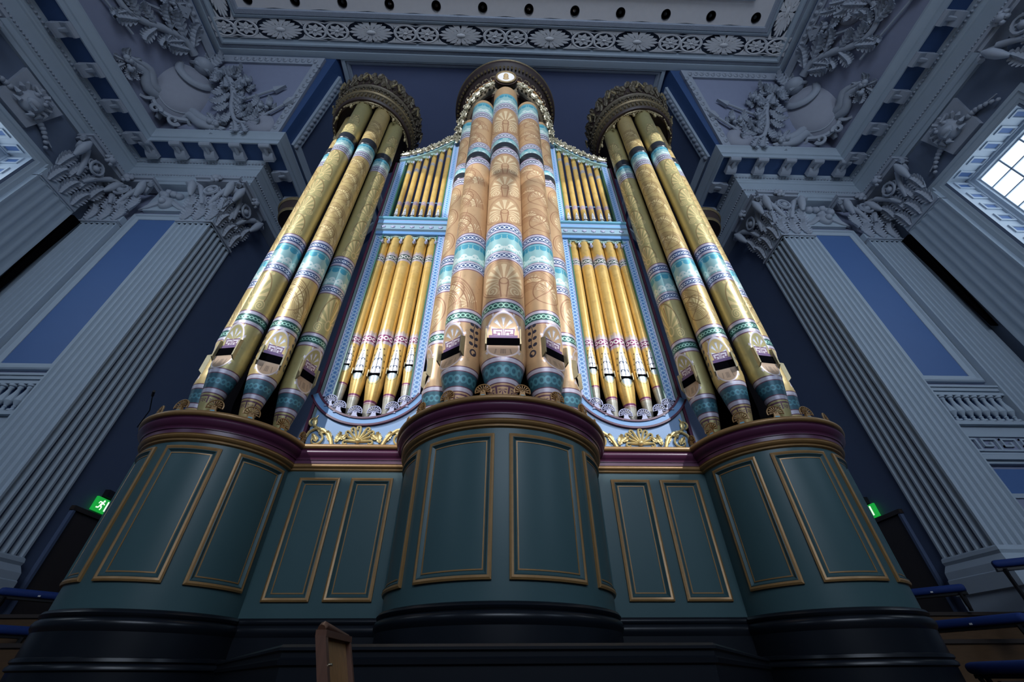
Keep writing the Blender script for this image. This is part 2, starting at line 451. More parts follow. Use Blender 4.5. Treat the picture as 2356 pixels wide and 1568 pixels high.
    qa = hyp(us * (1 / 0.29), zn * (1 / 0.43))
    inn = (qa < 1.0) * (zn > 0.0)
    col = mixc(inn, col, tuple(min(1, c * 1.18) for c in base))
    col = mixc(near(qa, 1.0, 0.045) * (zn > 0.0), col, (0.62, 0.55, 0.58))
    dots = (xcos(xat2(us * (1 / 0.29), zn * (1 / 0.43)) * 11) > 0.82) * near(qa, 1.115, 0.06) * (zn > -0.02)
    col = mixc(dots, col, (0.66, 0.58, 0.58))
    # five petals
    pa = xat2(us, zn - 0.13); pr = hyp(us, zn - 0.13)
    pet = (xcos(pa * 8.6) > (0.75 - pr * 3.4)) * between(pr, 0.05, 0.225) * (pa < 1.62)
    petw = near(pr, 0.155, 0.05) * (xcos(pa * 8.6) > (1.0 - pr * 3.0)) * (pa < 1.62)
    col = mixc(pet * inn, col, (0.48, 0.44, 0.42)); col = mixc(petw * inn, col, (0.74, 0.72, 0.76))
    # meander block and purple strip
    blk = between(zn, 0.03, 0.155) * (us < 0.215); pu = (0.16, 0.06, 0.13)
    col = mixc(blk, col, (0.60, 0.52, 0.56))
    g1 = near(us, 0.203, 0.010) + near(us, 0.055, 0.010) * (zn < 0.09) + between(us, 0.045, 0.15) * near(zn, 0.095, 0.011) + near(us, 0.13, 0.008) * between(zn, 0.055, 0.1)
    g2 = near(zn, 0.148, 0.011) * between(us, 0.03, 0.213) + near(zn, 0.05, 0.012) * between(us, 0.12, 0.213) + near(us, 0.018, 0.008)
    col = mixc(xmin(1.0, g1 + g2) * blk, col, pu)
    col = mixc(between(zn, -0.04, 0.035) * (us < 0.26), col, (0.13, 0.07, 0.17))
    # lower lip half disc
    ql = hyp(us * (1 / 0.285), (z - 0.90) * (1 / 0.24))
    li = (ql < 1.0) * (z < 0.95)
    col = mixc(li, col, (0.40, 0.28, 0.19))
    col = mixc(near(ql, 0.97, 0.05) * (z < 0.95), col, (0.58, 0.50, 0.50))
    col = mixc((xcos(xat2(us * (1 / 0.285), (0.90 - z) * (1 / 0.24)) * 6) > 0.85) * near(ql, 1.09, 0.06) * (z < 0.93), col, (0.60, 0.52, 0.52))
    col = mixc(xmax(near(us, 0.0, 0.02), near(xabs(us - 0.09), 0.05, 0.012)) * between(z, 0.74, 0.86) * li, col, (0.24, 0.17, 0.12))
    if kind == 'scroll':                             # painted branches of dark leaves beside the mouth
        uu = xabs(s) * (1 / k) - 0.47; zz = z - 1.05
        st = near(uu, 0.02 * xsin(zz * 14.0), 0.008) * between(zz, 0.0, 0.50)
        fz = xfrac(zz * 7.5); lf = hyp((xabs(uu) - 0.055) * (1 / 0.05) - (fz - 0.5) * 0.8, (fz - 0.5) * (1 / 0.34)) < 0.8
        lf = lf * between(zz, 0.02, 0.52)
        cu = near(hyp(uu, zz + 0.10), 0.055, 0.016) + (hyp(uu - 0.03, zz + 0.13) < 0.028)
        col = mixc(xmin(1.0, st + lf + cu), col, (0.03, 0.03, 0.05))
    X.nt.links.new(col, b.inputs['Base Color'])
    return m

# ================================================================== ORGAN: PIPES
PZ = 3.02          # level of the ledge the big pipes stand on
TC = {0: (0.04, 6.55), -1: (-4.45, 6.60), 1: (4.47, 6.60)}     # plan centres of the three towers

def pipe_body(r, H, z_hi_rows=24):
    prof = [(0.34, 0.0), (0.40, 0.08), (0.56, 0.26), (0.74, 0.50), (0.91, 0.74), (1.0, 0.90)]
    zs = [i * 0.04 for i in range(0, 20)] + [0.80 + 0.035 * i for i in range(0, 28)]
    zz = 1.80
    while zz < H - 0.2: zs.append(zz); zz += 0.45
    zs.append(H)
    def rz(z):
        if z >= 0.90: return r
        for (a, za), (b, zb) in zip(prof, prof[1:]):
            if z <= zb: return r * (a + (b - a) * (z - za) / (zb - za))
        return r
    n = 72; k = r / 0.36; v = []; f = []
    for z in zs:
        if z >= 1.18: h = 0.80 * math.sqrt(max(0.0, 1 - ((z - 1.18) / 0.46) ** 2))
        elif z >= 1.03: h = 0.80
        else: h = 0.80 * math.sqrt(max(0.0, 1 - ((1.03 - z) / 0.26) ** 2))
        R = rz(z)
        for i in range(n):
            a = -pi + 2 * pi * i / n
            q = R
            if h > 0.02 and abs(a) < h: q = R * cos(h) / cos(a)
            v.append((q * sin(a), -q * cos(a), z))
    for j in range(len(zs) - 1):
        for i in range(n):
            i2 = (i + 1) % n
            f.append((j * n + i, j * n + i2, (j + 1) * n + i2, (j + 1) * n + i))
    f.append(tuple(range(n))[::-1]); f.append(tuple((len(zs) - 1) * n + i for i in range(n)))
    mb = MB(); mb.add(v, f); return mb

COLLARM = mat('pipe_collar_dark', (0.02, 0.022, 0.026), 0.3)
def pipe_kit(r, H, paint, collar_z):
    k = r / 0.36; hw = r * sin(0.80); d = r * cos(0.80)
    kit = {'body': pipe_body(r, H).mesh('body', paint, 0.5)}
    kit['mouth'] = MB().box((0, -d + 0.015, 1.105), (hw * 2.02, 0.045, 0.14)).mesh('mouth', BLACK, 0)
    ear = MB()
    ear.prism([(0.0, 0.93), (0.10 * k, 0.99), (0.10 * k, 1.29), (0.0, 1.33)], -0.012, 0.012)
    ear.map(lambda x, y, z: (z, -x, y))
    kit['ear'] = ear.mesh('ear', BRONZE, 0)
    lip = MB()
    pts = [(hw * cos(pi * i / 12), -0.17 * sin(pi * i / 12)) for i in range(13)]
    lip.prism(pts, 0.0, 0.012); lip.map(lambda x, y, z: (x, -(d + 0.006) - z - 0.03 * (y + 0.05) * 0, 1.03 + y))
    kit['lower_lip'] = lip.mesh('lower_lip', PEW, 0)
    co = MB(); co.lathe([(r + .001, collar_z[0]), (r + .012, collar_z[0] + .02), (r + .012, collar_z[1] - .02), (r + .001, collar_z[1])], 48)
    kit['collar'] = co.mesh('collar', COLLARM, 0.5)
    kit['hw'] = hw; kit['d'] = d
    return kit
def place_pipe(kit, x, y, phi, label, group, zs=1.04):
    t = thing('organ_pipe', label, 'organ pipe', (x, y, PZ), group, phi)
    S = Matrix.Diagonal((1, 1, zs, 1))
    put(kit['body'], 'body', t, S); put(kit['mouth'], 'mouth', t, S); put(kit['collar'], 'collar', t, S)
    for sg in (-1, 1): put(kit['ear'], 'ear', t, S @ Matrix.Translation((sg * kit['hw'], -kit['d'] + 0.01, 0)))
    return t

TAN = (0.47, 0.31, 0.17); TANL = (0.68, 0.54, 0.33); TANK = (0.31, 0.16, 0.085)
GLD = (0.50, 0.37, 0.155); GLDL = (0.76, 0.61, 0.31); GLDK = (0.27, 0.165, 0.065)
OLV = (0.39, 0.335, 0.145); OLVL = (0.68, 0.525, 0.24); OLVK = (0.28, 0.165, 0.065)
cu = [('c', 6.83, 7.13), ('t', 7.42, 7.66), ('c', 7.66, 7.92), ('c', 9.44, 9.80), ('t', 9.80, 10.45)]
czones = [(1.95, 2.93, 1), (4.03, 6.83, 1), (7.92, 9.44, 1)]
pC = pipe_paint('pipe_paint_palmette', 0.38, 'palmette', TAN, TANL, TANK, czones, cu)
pF = pipe_paint('pipe_paint_scroll', 0.34, 'scroll', TAN, TANL, TANK, czones, cu)
pO = pipe_paint('pipe_paint_medallion', 0.30, 'medallion', TAN, TANL, TANK, czones, cu)
kC = pipe_kit(0.38, 11.0, pC, (7.14, 7.42)); kF = pipe_kit(0.34, 10.62, pF, (7.14, 7.42)); kO = pipe_kit(0.30, 10.62, pO, (7.14, 7.42))
cx, cy = TC[0]
RP = 1.19
for kit, deg, lab in ((kC, 0, 'broadest patterned pipe at the centre of the middle organ tower, mouth facing front'),
                      (kF, -36, 'scroll painted pipe just left of the centre pipe in the middle organ tower'),
                      (kF, 36, 'scroll painted pipe just right of the centre pipe in the middle organ tower'),
                      (kO, -70, 'slim pipe with ring medallions at the left edge of the middle organ tower'),
                      (kO, 70, 'slim pipe with ring medallions at the right edge of the middle organ tower')):
    a = rad(deg)
    place_pipe(kit, cx + RP * sin(a), cy + 0.02 - RP * cos(a), a, lab, 'painted pipes of the middle tower')
su = [('c', 7.52, 7.78), ('t', 7.78, 8.18), ('k', 8.18, 8.5)]
szones = [(1.95, 2.93, 1), (4.03, 7.52, 1), (8.5, 9.6, 1)]
pS1 = pipe_paint('pipe_paint_side_scroll', 0.245, 'scroll', GLD, GLDL, GLDK, szones, su)
pS2 = pipe_paint('pipe_paint_side_acanthus', 0.245, 'acanthus', OLV, OLVL, OLVK, szones, su)
kS1 = pipe_kit(0.245, 10.5, pS1, (8.2, 8.5)); kS2 = pipe_kit(0.245, 10.5, pS2, (8.2, 8.5))
for sd, nm in ((-1, 'left'), (1, 'right')):
    x0, y0 = TC[sd]
    I_, O_ = ('innermost', 'second inward'), ('hindmost outer', 'second outward')
    names = {-68: (I_ if sd > 0 else O_)[0], -34: (I_ if sd > 0 else O_)[1], 0: 'foremost middle', 34: (I_ if sd < 0 else O_)[1], 68: (I_ if sd < 0 else O_)[0]}
    for deg in (-68, -34, 0, 34, 68):
        dg = deg * -sd                                # positive = towards the middle of the organ
        px, py, tu = {-68: (-.80, -.02, -90), -34: (-.53, -.46, -62), 0: (-.02, -.93, -8), 34: (.52, -.77, 27), 68: (.86, -.35, 64)}[dg]
        place_pipe(kS1 if abs(deg) == 34 else kS2, x0 - sd * px, y0 + py, rad(-sd * tu),
                   'gold painted pipe, %s of the five in the %s organ tower' % (names[deg], nm), 'painted pipes of the %s tower' % nm, 1.055)

# ---- slim pipes of the two flat bays
def slim_paint(name, r, zc1, zc2, zt, wh):
    """zc1: purple chain band, zc2: upper chain band, leaf shaped white lip between zt..; heights above the pipe foot"""
    m, b, tc, x, y, z = start_paint(name, 0.34, 0.35)
    th = xat2(x, 0 - y); s = th * r
    n1 = noise(tc, 3.0); n2 = noise(tc, 9.0, 4)
    col = mixc(xmin(1.0, xmax(0.0, (n1 - 0.35) * 2.4)), (0.62, 0.40, 0.11), (0.72, 0.50, 0.18))
    col = mixc((n2 > 0.60) * 0.3, col, (0.40, 0.26, 0.10))
    N = 9; uc = (xfrac(th * (N / (2 * pi))) - 0.5) * (2 * pi * r / N)
    for zc, gr in ((zc1, (0.22, 0.035, 0.13)), (zc2, (0.05, 0.10, 0.08))):
        h = r * 0.95
        col = mixc(near(z, zc, h), col, (0.52, 0.44, 0.46))
        col = mixc(near(z, zc, h * 0.52), col, gr)
        col = mixc(near(hyp(uc, z - zc), r * 0.25, r * 0.085), col, (0.78, 0.74, 0.70))
        sp = xmax(hyp(uc * 0.8, z - zc - h) < r * 0.36, hyp(uc * 1.4, z - zc - h * 1.25) < r * 0.3) * (z > zc + h)
        col = mixc(sp * 0.7, col, (0.46, 0.38, 0.38))
    # white pointed lip with a dark vine
    zz = z - zt; L = wh; us = xabs(s)
    wd = (1.0 - (zz * (1 / L)) * (zz * (1 / L))) * (r * 0.66)
    lf = (us < wd) * between(zz, 0.0, L)
    col = mixc((us < wd + r * 0.13) * between(zz, -0.02, L * 1.06), col, (0.30, 0.26, 0.10))
    col = mixc((us < wd + r * 0.09) * between(zz, -0.02, L * 1.04), col, (0.62, 0.50, 0.22))
    col = mixc(lf, col, (0.80, 0.80, 0.84))
    cyc = xfrac(zz * (3.6 / L) - 0.18); q = hyp(us - r * 0.24, (cyc - 0.5) * (L / 3.6))
    vine = xmax(us < r * 0.045, near(q, r * 0.2, r * 0.06) * (cyc > 0.42)) * between(zz, L * 0.04, L * 0.72)
    vine = xmax(vine, (hyp(us, zz - L * 0.80) < r * 0.10))
    col = mixc(vine * lf, col, (0.03, 0.05, 0.09))
    thorn = (xfrac(zz * (5.0 / L)) < 0.28) * near(us, wd + r * 0.24, r * 0.09) * between(zz, L * 0.15, L * 1.0)
    thorn = xmax(thorn, hyp(us, zz - L * 1.10) < r * 0.15)
    col = mixc(thorn, col, (0.16, 0.10, 0.04))
    # lower lip
    q = hyp(us * (1 / (r * 0.66)), (z - zt + 0.03) * (1 / (r * 1.0)))
    lo = (q < 1.0) * (zz < -0.0)
    col = mixc((q < 1.28) * (zz < 0.0), col, (0.30, 0.26, 0.10)); col = mixc((q < 1.18) * (zz < 0.0), col, (0.62, 0.50, 0.22))
    col = mixc(lo, col, (0.42, 0.50, 0.52))
    # foot
    zf = zt - r * 3.6
    col = mixc(near(z, zf, r * 0.22), col, (0.20, 0.05, 0.12)); col = mixc(near(z, zf - r * .1, r * 0.06), col, (0.6, 0.5, 0.45))
    col = mixc(z < zf - r * 0.24, col, mixc((n2 > 0.5) * 0.6, (0.52, 0.50, 0.42), (0.40, 0.38, 0.30)))
    X.nt.links.new(col, b.inputs['Base Color']); return m
def slim_pipe(r, H, zt, wh, zc1, zc2, x, y, z, label, group, paint):
    t = thing('organ_pipe', label, 'organ pipe', (x, y, z), group)
    mb = MB(); mb.lathe([(r * .32, 0), (r * .42, .04), (r * .96, zt - r * 1.4), (r, zt - r * .8), (r, H * .5), (r, H)], 28, cap=True)
    put(mb.mesh('body', paint, .6), 'body', t)
    s = MB().box((0, -r * .90, zt - r * .08), (r * 1.36, r * .35, r * .24)); put(s.mesh('mouth', BLACK, 0), 'mouth', t)
    for sg in (-1, 1):
        put(MB().box((sg * r * .74, -r * .86, zt), (r * .09, r * .5, r * .95)).mesh('ear', BRONZE, 0), 'ear', t)
    return t
def BX(sd, x):
    x = -2.40 + (x + 2.38) * 1.05
    return x if sd < 0 else -x + .05
lx = [(-2.97, .118), (-2.70, .142), (-2.385, .166), (-2.075, .146), (-1.80, .118)]
ord5 = ['leftmost', 'second from left', 'middle and broadest', 'fourth from left', 'rightmost']
ord7 = ['leftmost', 'second from left', 'third from left', 'fourth from left', 'fifth from left', 'sixth from left', 'rightmost']
def arc_z(x):    # top of the curved rail at the foot of a bay opening (x measured on the left bay)
    R = 0.97; zc = 4.55
    return zc - math.sqrt(max(0.0, R * R - (x + 2.38) ** 2))
def rail_z(x):   # underside of the sagging top rail
    t = (x + 3.14) / 1.62
    return 12.62 + 0.65 * t + 0.95 * t * t
slimmats = {}
for sd, nm in ((-1, 'left'), (1, 'right')):
    for i, (x, r) in enumerate(lx):
        zf = arc_z(x) - 0.06; zt = (4.53 if i == 2 else 4.60 if i in (1, 3) else 4.78) - zf
        key = ('lo', i if i < 3 else 4 - i)
        if key not in slimmats: slimmats[key] = slim_paint('slim_pipe_paint', r, 5.42 - zf, 8.0 - zf, zt, r * 4.4)
        xx = BX(sd, x); j = i if sd < 0 else 4 - i
        slim_pipe(r, 9.0 - zf, zt, r * 4.4, 0, 0, xx, 6.74, zf, 'gilded slim pipe, %s of five in the lower %s bay opening' % (ord5[j], nm), 'slim pipes of the %s bay' % nm, slimmats[key])
    for i in range(7):
        x = -2.90 + 0.218 * i; r = 0.078
        H = rail_z(x) + 0.02 - 9.46
        key = ('up', i)
        if key not in slimmats: slimmats[key] = slim_paint('small_pipe_paint', r, 0.98, H - 0.62, 0.40, r * 4.2)
        xx = BX(sd, x); j = i if sd < 0 else 6 - i
        slim_pipe(r, H, 0.40, r * 4.2, 0, 0, xx, 6.74, 9.46, 'small gilded pipe, %s of seven in the upper %s bay opening' % (ord7[j], nm), 'small pipes of the %s bay' % nm, slimmats[key])

# ================================================================== ORGAN: CASE
def arc_path(c, R, a0, a1, n): return [(c[0] + R * sin(a0 + (a1 - a0) * i / n), c[1] - R * cos(a0 + (a1 - a0) * i / n)) for i in range(n + 1)]
CORN_TOP = [(-0.45, 3.02), (0.185, 3.02), (0.205, 3.0), (0.205, 2.965), (0.185, 2.945), (0.165, 2.94)]
CORN_MID = [(0.165, 2.94), (0.15, 2.925), (0.175, 2.90), (0.17, 2.86), (0.12, 2.82), (0.10, 2.80), (0.10, 2.775), (0.085, 2.77), (0.085, 2.715)]
CORN_LOW = [(0.085, 2.715), (0.075, 2.705), (0.085, 2.685), (0.07, 2.66), (0.04, 2.65), (0.035, 2.625), (0.0, 2.61)]
BASE_MLD = [(0.0, 0.63), (0.035, 0.62), (0.055, 0.59), (0.045, 0.56), (0.03, 0.55), (0.06, 0.53), (0.075, 0.50), (0.07, 0.46), (0.045, 0.42)]
PLINTH = [(0.045, 0.42), (0.045, 0.20), (0.07, 0.19), (0.075, 0.16), (0.055, 0.145), (0.08, 0.12), (0.08, 0.09), (0.05, 0.075), (0.05, -1.25)]
def crest_mesh(s=1.0):
    mb = MB(); h = 0.25 * s
    # stem, flared
    mb.prism([(-.085 * s, 0), (.085 * s, 0), (.045 * s, .06 * s), (.034 * s, .13 * s), (-.034 * s, .13 * s), (-.045 * s, .06 * s)], -.02 * s, .02 * s)
    for i in range(9):
        a = -1.75 + 3.5 * i / 8; L = .118 * s
        c0 = Vector((0, .125 * s)); d = Vector((sin(a), cos(a))); p = Vector((d.y, -d.x))
        q = [c0 + d * .02 * s, c0 + d * L * .75 + p * .008 * s, c0 + d * L * .97, c0 + d * L * .75 - p * .008 * s]
        mb.prism([tuple(k) for k in q][::-1], -.014 * s, .014 * s)
    pts = [(.125 * s * sin(-1.85 + 3.7 * i / 16), .125 * s + .122 * s * cos(-1.85 + 3.7 * i / 16), 0) for i in range(17)]
    mb.tube(pts, .012 * s, 5)
    mb.sphere((0, .125 * s, 0.01), .022 * s, 8, 5)
    mb.map(lambda x, y, z: (x, -z, y)); return mb
CREST_G = crest_mesh(.9).mesh('crest', GOLD, .5); CREST_B = crest_mesh(.95).mesh('crest', LAV, .5)
def crest_pad(s): return MB().prism([(-.05 * s, 0), (.05 * s, 0), (.028 * s, .055 * s), (-.028 * s, .055 * s)], -.026 * s, -.012 * s).map(lambda x, y, z: (x, z, y))
PAD = crest_pad(.9).mesh('stem_inlay', TURQ, 0)
def panel(parent, rect, fn, nu, mats=(GOLD, GREEN, GOLD, GREEN2)):
    """raised moulded frame and its field; fn maps (u,v,h) to world"""
    gm, om, lm, fm = mats
    f = MB().grid((rect[0] + .10, rect[1] + .10, rect[2] - .10, rect[3] - .10), -.012, nu, 1); f.map(fn)
    p = part(f, 'panel', fm, parent)
    def sub(name, prof, m_):
        q = MB().ring(rect, prof, nu, 1); q.map(fn)
        return part(q, name, m_, p, .5)
    sub('gilt_bead', [(0, 0), (0, .028), (.022, .038), (.046, .030)], gm)
    sub('frame_moulding', [(.046, .030), (.056, .034), (.066, .02), (.080, .004), (.09, -.004)], om)
    sub('gilt_line', [(.09, -.004), (.094, .006), (.108, .006), (.110, -.012)], lm)
    return p
def tower_base(sd, Rb, label, a_in, a_out, panels, ncrest):
    c = TC[sd]
    t = thing('bowed_organ_case', label, 'organ case', (c[0], c[1], -1.25), None)
    if sd == 0: path = arc_path(c, Rb, rad(-91), rad(91), 56)
    elif sd < 0: path = [(c[0] - Rb, c[1] + 2.0)] + arc_path(c, Rb, rad(-90), rad(92), 56)
    else: path = arc_path(c, Rb, rad(-92), rad(90), 56) + [(c[0] + Rb, c[1] + 2.0)]
    def sw(name, prof, m, smooth=.5): return part(MB().sweep(path, prof), name, m, t, smooth)
    sw('drum', [(0, 2.615), (0, .63)], GREEN)
    sw('cornice_bead', CORN_TOP, GOLD, .9); sw('cornice_moulding', CORN_MID, PURP, .9); sw('lower_bead', CORN_LOW, GOLD, .9)
    sw('base_moulding', BASE_MLD, BASE, .9); sw('plinth', PLINTH, BASE, .9)
    # floor of the ledge
    lf = MB(); pp = arc_path(c, Rb - .3, rad(-90), rad(90), 40); lf.prism(pp[::-1], 2.96, 3.015); part(lf, 'ledge', BLACK, t, 0)
    def fn(u, v, h): return (c[0] + (Rb + h) * sin(u / Rb), c[1] - (Rb + h) * cos(u / Rb), v)
    for (d0, d1) in panels:
        panel(t, (rad(d0) * Rb, .82 if sd == 0 else .89, rad(d1) * Rb, 2.52 if sd == 0 else 2.55), fn, 14)
    for i in range(ncrest):
        a = rad(a_in + (a_out - a_in) * i / (ncrest - 1)); R = Rb + .10
        M = Matrix.Translation(Vector((R * sin(a), -R * cos(a), 3.02 + 1.25))) @ Matrix.Rotation(a, 4, 'Z')
        o = put(CREST_G, 'palmette_crest', t, M); put(PAD, 'stem_inlay', o)
    return t
tower_base(0, 1.52, 'bowed green panelled base under the middle organ tower', -88, 88, [(-87, -49), (-40, -3.8), (3.5, 40.3), (49, 87)], 10)
tower_base(-1, 1.06, 'bowed green panelled base under the left organ tower', -85, 85, [(-88, -67), (-58, -20), (-10, 28.5), (40, 82)], 8)
tower_base(1, 1.06, 'bowed green panelled base under the right organ tower', -85, 85, [(-76, -37.5), (-26.5, 15), (24, 62), (70, 88)], 8)
# black cores added to keep the gaps between the tower pipes dark
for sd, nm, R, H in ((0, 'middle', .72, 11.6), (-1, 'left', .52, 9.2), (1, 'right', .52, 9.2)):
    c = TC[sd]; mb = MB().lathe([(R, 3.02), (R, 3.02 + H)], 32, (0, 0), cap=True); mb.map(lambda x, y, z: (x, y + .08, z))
    o = part(mb.map(lambda x, y, z: (x + c[0], y + c[1], z)), 'dark_core', BLACK)
    tag(o, 'black core added to keep the gaps dark behind the pipes of the %s organ tower' % nm, 'dark core')

# ---- acanthus leaf used by garlands, caps, capitals and reliefs
def leaf_mesh(L, W, curl, m, name='leaf', lobes=5, n=None, thick=0.03, crest=0.25):
    mb = MB(); v = []; n = n or lobes * 3; C = 5
    for j in range(n + 1):
        t = j / n; lob = abs(math.sin(lobes * pi * t))
        w = W * (sin(pi * min(1, t * .90 + .08)) ** .6) * (.55 + .45 * lob ** .6) * (1.0 - .2 * t)
        ang = curl * t * t
        y = L * (t - .28 * t * t * curl * .5); zc = L * .42 * (1 - cos(ang)) + .02 * L
        if curl < 0: zc = -zc
        for i in range(C):
            s = (i - 2) / 2; a_ = abs(s)
            v.append((s * w, y + a_ * w * .45 + (a_ == 1) * .03 * L, zc + crest * W * (.35 if a_ == 0 else -.25 if a_ == .5 else .18 * lob)))
    f = [(j * 5 + i, j * 5 + i + 1, (j + 1) * 5 + i + 1, (j + 1) * 5 + i) for j in range(n) for i in range(4)]
    nb = len(v)
    v += [(x * .9, y, z - thick) for x, y, z in v]
    f += [tuple(nb + k for k in q[::-1]) for q in f]
    rim = [j * 5 for j in range(n + 1)] + [n * 5 + i for i in range(1, 5)] + [j * 5 + 4 for j in range(n - 1, -1, -1)] + [3, 2, 1]
    for a, b in zip(rim, rim[1:] + rim[:1]): f.append((a, b, nb + b, nb + a))
    mb.add(v, f); return mb.mesh(name, m, .6)

# ---- flat bays
def bay(sd, nm):
    bx = lambda x: BX(sd, x)
    def sh(mb):      # shift so that the right bay is a true mirror about the tower axis
        mb.map(lambda x, y, z: (bx(x), y, z))
        if sd > 0: mb.flip()
        return mb
    xo, xi, Y = -3.36, -1.46, 6.6
    t = thing('organ_bay_case', 'flat green and blue organ case bay between the middle and %s towers' % nm, 'organ case', (sd * 2.4, Y, -1.25))
    P = lambda mb, n, m, s=.6, parent=None: part(sh(mb), n, m, parent or t, s)
    P(MB().add([(xo, Y, .63), (xi, Y, .63), (xi, Y, 2.62), (xo, Y, 2.62)], [(0, 1, 2, 3)]), 'lower_wall', GREEN)
    path = [(xo, Y), (xi, Y)]
    for n_, pr, m in (('cornice_bead', CORN_TOP, GOLD), ('cornice_moulding', CORN_MID, PURP), ('lower_bead', CORN_LOW, GOLD), ('base_moulding', BASE_MLD, BASE), ('plinth', PLINTH, BASE)):
        P(MB().sweep(path, [(o * .8, z) for o, z in pr]), n_, m, .9)
    for (a, b) in (((-3.11, -2.504), (-2.332, -1.704)) if sd < 0 else ((-3.16, -2.55), (-2.385, -1.785))):
        def fn(u, v, h, a=a, b=b):
            return (bx(u), Y - h, v)
        pr = (a, .81, b, 2.50); panel(t, pr, fn, 2)
    # blue spandrel board with the curved rail
    xs = [-3.22 + (1.72) * i / 30 for i in range(31)]
    poly = [(-3.22, 3.03), (-1.50, 3.03)] + [(x, (arc_z(x) - .10) if abs(x + 2.38) < .92 else 4.3) for x in xs[::-1]]
    P(MB().prism(poly, 0, .06).map(lambda x, y, z: (x, Y + .06 - z, y)), 'spandrel_board', mats_spandrel, 0)
    def arcband(r0, r1, h, name, m):
        mb = MB(); a0, a1 = rad(-62), rad(62); n = 36; ps = []
        for k in range(n + 1):
            a = a0 + (a1 - a0) * k / n
            for r, y in ((r0, Y), (r0, Y - h), (r1, Y - h), (r1, Y)): ps.append((-2.38 + r * sin(a), y, 4.55 - r * cos(a)))
        f = [(k * 4 + i, (k + 1) * 4 + i, (k + 1) * 4 + i + 1, k * 4 + i + 1) for k in range(n) for i in range(3)]
        P(mb.add(ps, f), name, m, .6)
    arcband(.965, 1.0, .05, 'curved_bead', PURP); arcband(1.0, 1.095, .03, 'curved_rail', SKY); arcband(1.095, 1.13, .045, 'curved_bead', PURP)
    # posts and chain bordered strips
    P(MB().box((-3.285, Y + .06, 7.8), (.05, .16, 9.5)), 'corner_post', PURP, 0)
    P(MB().box((-3.225, Y + .05, 8.0), (.05, .12, 9.1)), 'post_moulding', GREY_G, 0)
    for x0_, x1_, n_ in ((-3.19, -3.02, 'outer'), (-1.68, -1.51, 'inner')):
        for z0, z1 in ((4.02, 8.86), (9.46, rail_z(max(x0_, -3.12)) + .25)):
            st = MB().box(((x0_ + x1_) / 2, Y + .03, (z0 + z1) / 2), (x1_ - x0_, .07, z1 - z0)); P(st, 'border_strip', CHAINB, 0)
            e = x1_ if n_ == 'outer' else x0_
            sgn = 1 if n_ == 'outer' else -1
            P(MB().box((e + sgn * .012, Y + .12, (z0 + z1) / 2), (.024, .30, z1 - z0)), 'opening_reveal', REVG, 0)
    # black sheet standing in for the dark inside, lower opening only
    P(MB().box((-2.38, 7.06, 6.2), (1.62, .05, 6.2)), 'dark_interior_sheet', BLACK, 0)
    P(MB().box((-2.35, 6.95, 10.9), (1.5, .03, .05)), 'pipe_rail', SKY, 0)
    # shelf
    pr = [(0, 8.84), (.05, 8.86), (.05, 8.97), (.10, 9.0), (.085, 9.02), (.085, 9.20), (.12, 9.22), (.105, 9.25), (.105, 9.38), (.15, 9.41), (.15, 9.47), (-.3, 9.47)]
    for a, b, n_, m in ((0, 3, 'shelf_rail', SKY), (3, 7, 'shelf_fascia', PALEG2), (7, 9, 'shelf_band', CHAINS), (9, 12, 'shelf_top', TURQ)):
        P(MB().sweep([(-3.20, Y), (-1.47, Y)], pr[a - 1 if a else 0:b]), n_, m, .5)
    P(MB().box((-2.33, Y + .1, 9.15), (1.72, .2, .60)), 'shelf_beam', TURQ, 0)
    for i in range(7):
        x = -3.04 + .235 * i; mb = MB().sphere((x, Y - .09, 9.11), .042, 10, 6, 1.2, .5, 1)
        for k in range(6): mb.sphere((x + .036 * sin(k * pi / 3) * 1.2, Y - .092, 9.11 + .036 * cos(k * pi / 3)), .018, 6, 4)
        P(mb, 'rosette', LAV)
    # scrolled brackets with pendants at the pipe tops
    def bracket(x, z, w, mb_, me_):
        pts = []
        for i in range(25):
            q = i / 24; a = -pi * .95 + q * pi * 1.9
            pts.append((x + w * .5 * sin(a * .53) * 1.0, Y - .0, z - .05 * abs(sin(a * .5)) ** 3 + .0))
        mb_.tube(pts, .016, 6)
        for sg in (-1, 1):
            c = (x + sg * (w * .5 - .045), z - .055)
            mb_.tube([(c[0] + sg * .045 * cos(k * .5) * (1 - k * .05), Y, c[1] + .045 * sin(k * .5) * (1 - k * .05)) for k in range(0, 14)], [.014] * 14, 5)
    for i, (x, r) in enumerate(lx):
        mb = MB(); bracket(x, 8.80, r * 2.3, mb, None); P(mb, 'scroll_bracket', PALEG)
    for i in range(6):
        x = [-3.0, -2.84, -2.545, -2.225, -1.935, -1.70][i]
        mb = MB(); mb.lathe([(.012, 0), (.03, -.03), (.02, -.06), (.05, -.14), (.04, -.15), (.012, -.19), (.0, -.2)], 8, (x, Y), cap=False); mb.map(lambda x, y, z: (x, y, z + 8.72))
        P(mb, 'pendant', LAV)
    for i in range(7):
        x = -2.90 + .218 * i; mb = MB(); bracket(x, rail_z(x) - .06, .2, mb, None); P(mb, 'scroll_bracket', PALEG)
    for i in range(8):
        x = -3.0 + .212 * i; mb = MB(); mb.lathe([(.01, 0), (.022, -.03), (.012, -.05), (.034, -.11), (.0, -.15)], 7, (x, Y)); zz = rail_z(min(-1.52, x)) - .10; mb.map(lambda x, y, z: (x, y, z + zz)); P(mb, 'pendant', LAV)
    # sagging top rail and the garland of leaves that lies on it
    n = 24; xs = [-3.20 + 1.72 * i / n for i in range(n + 1)]
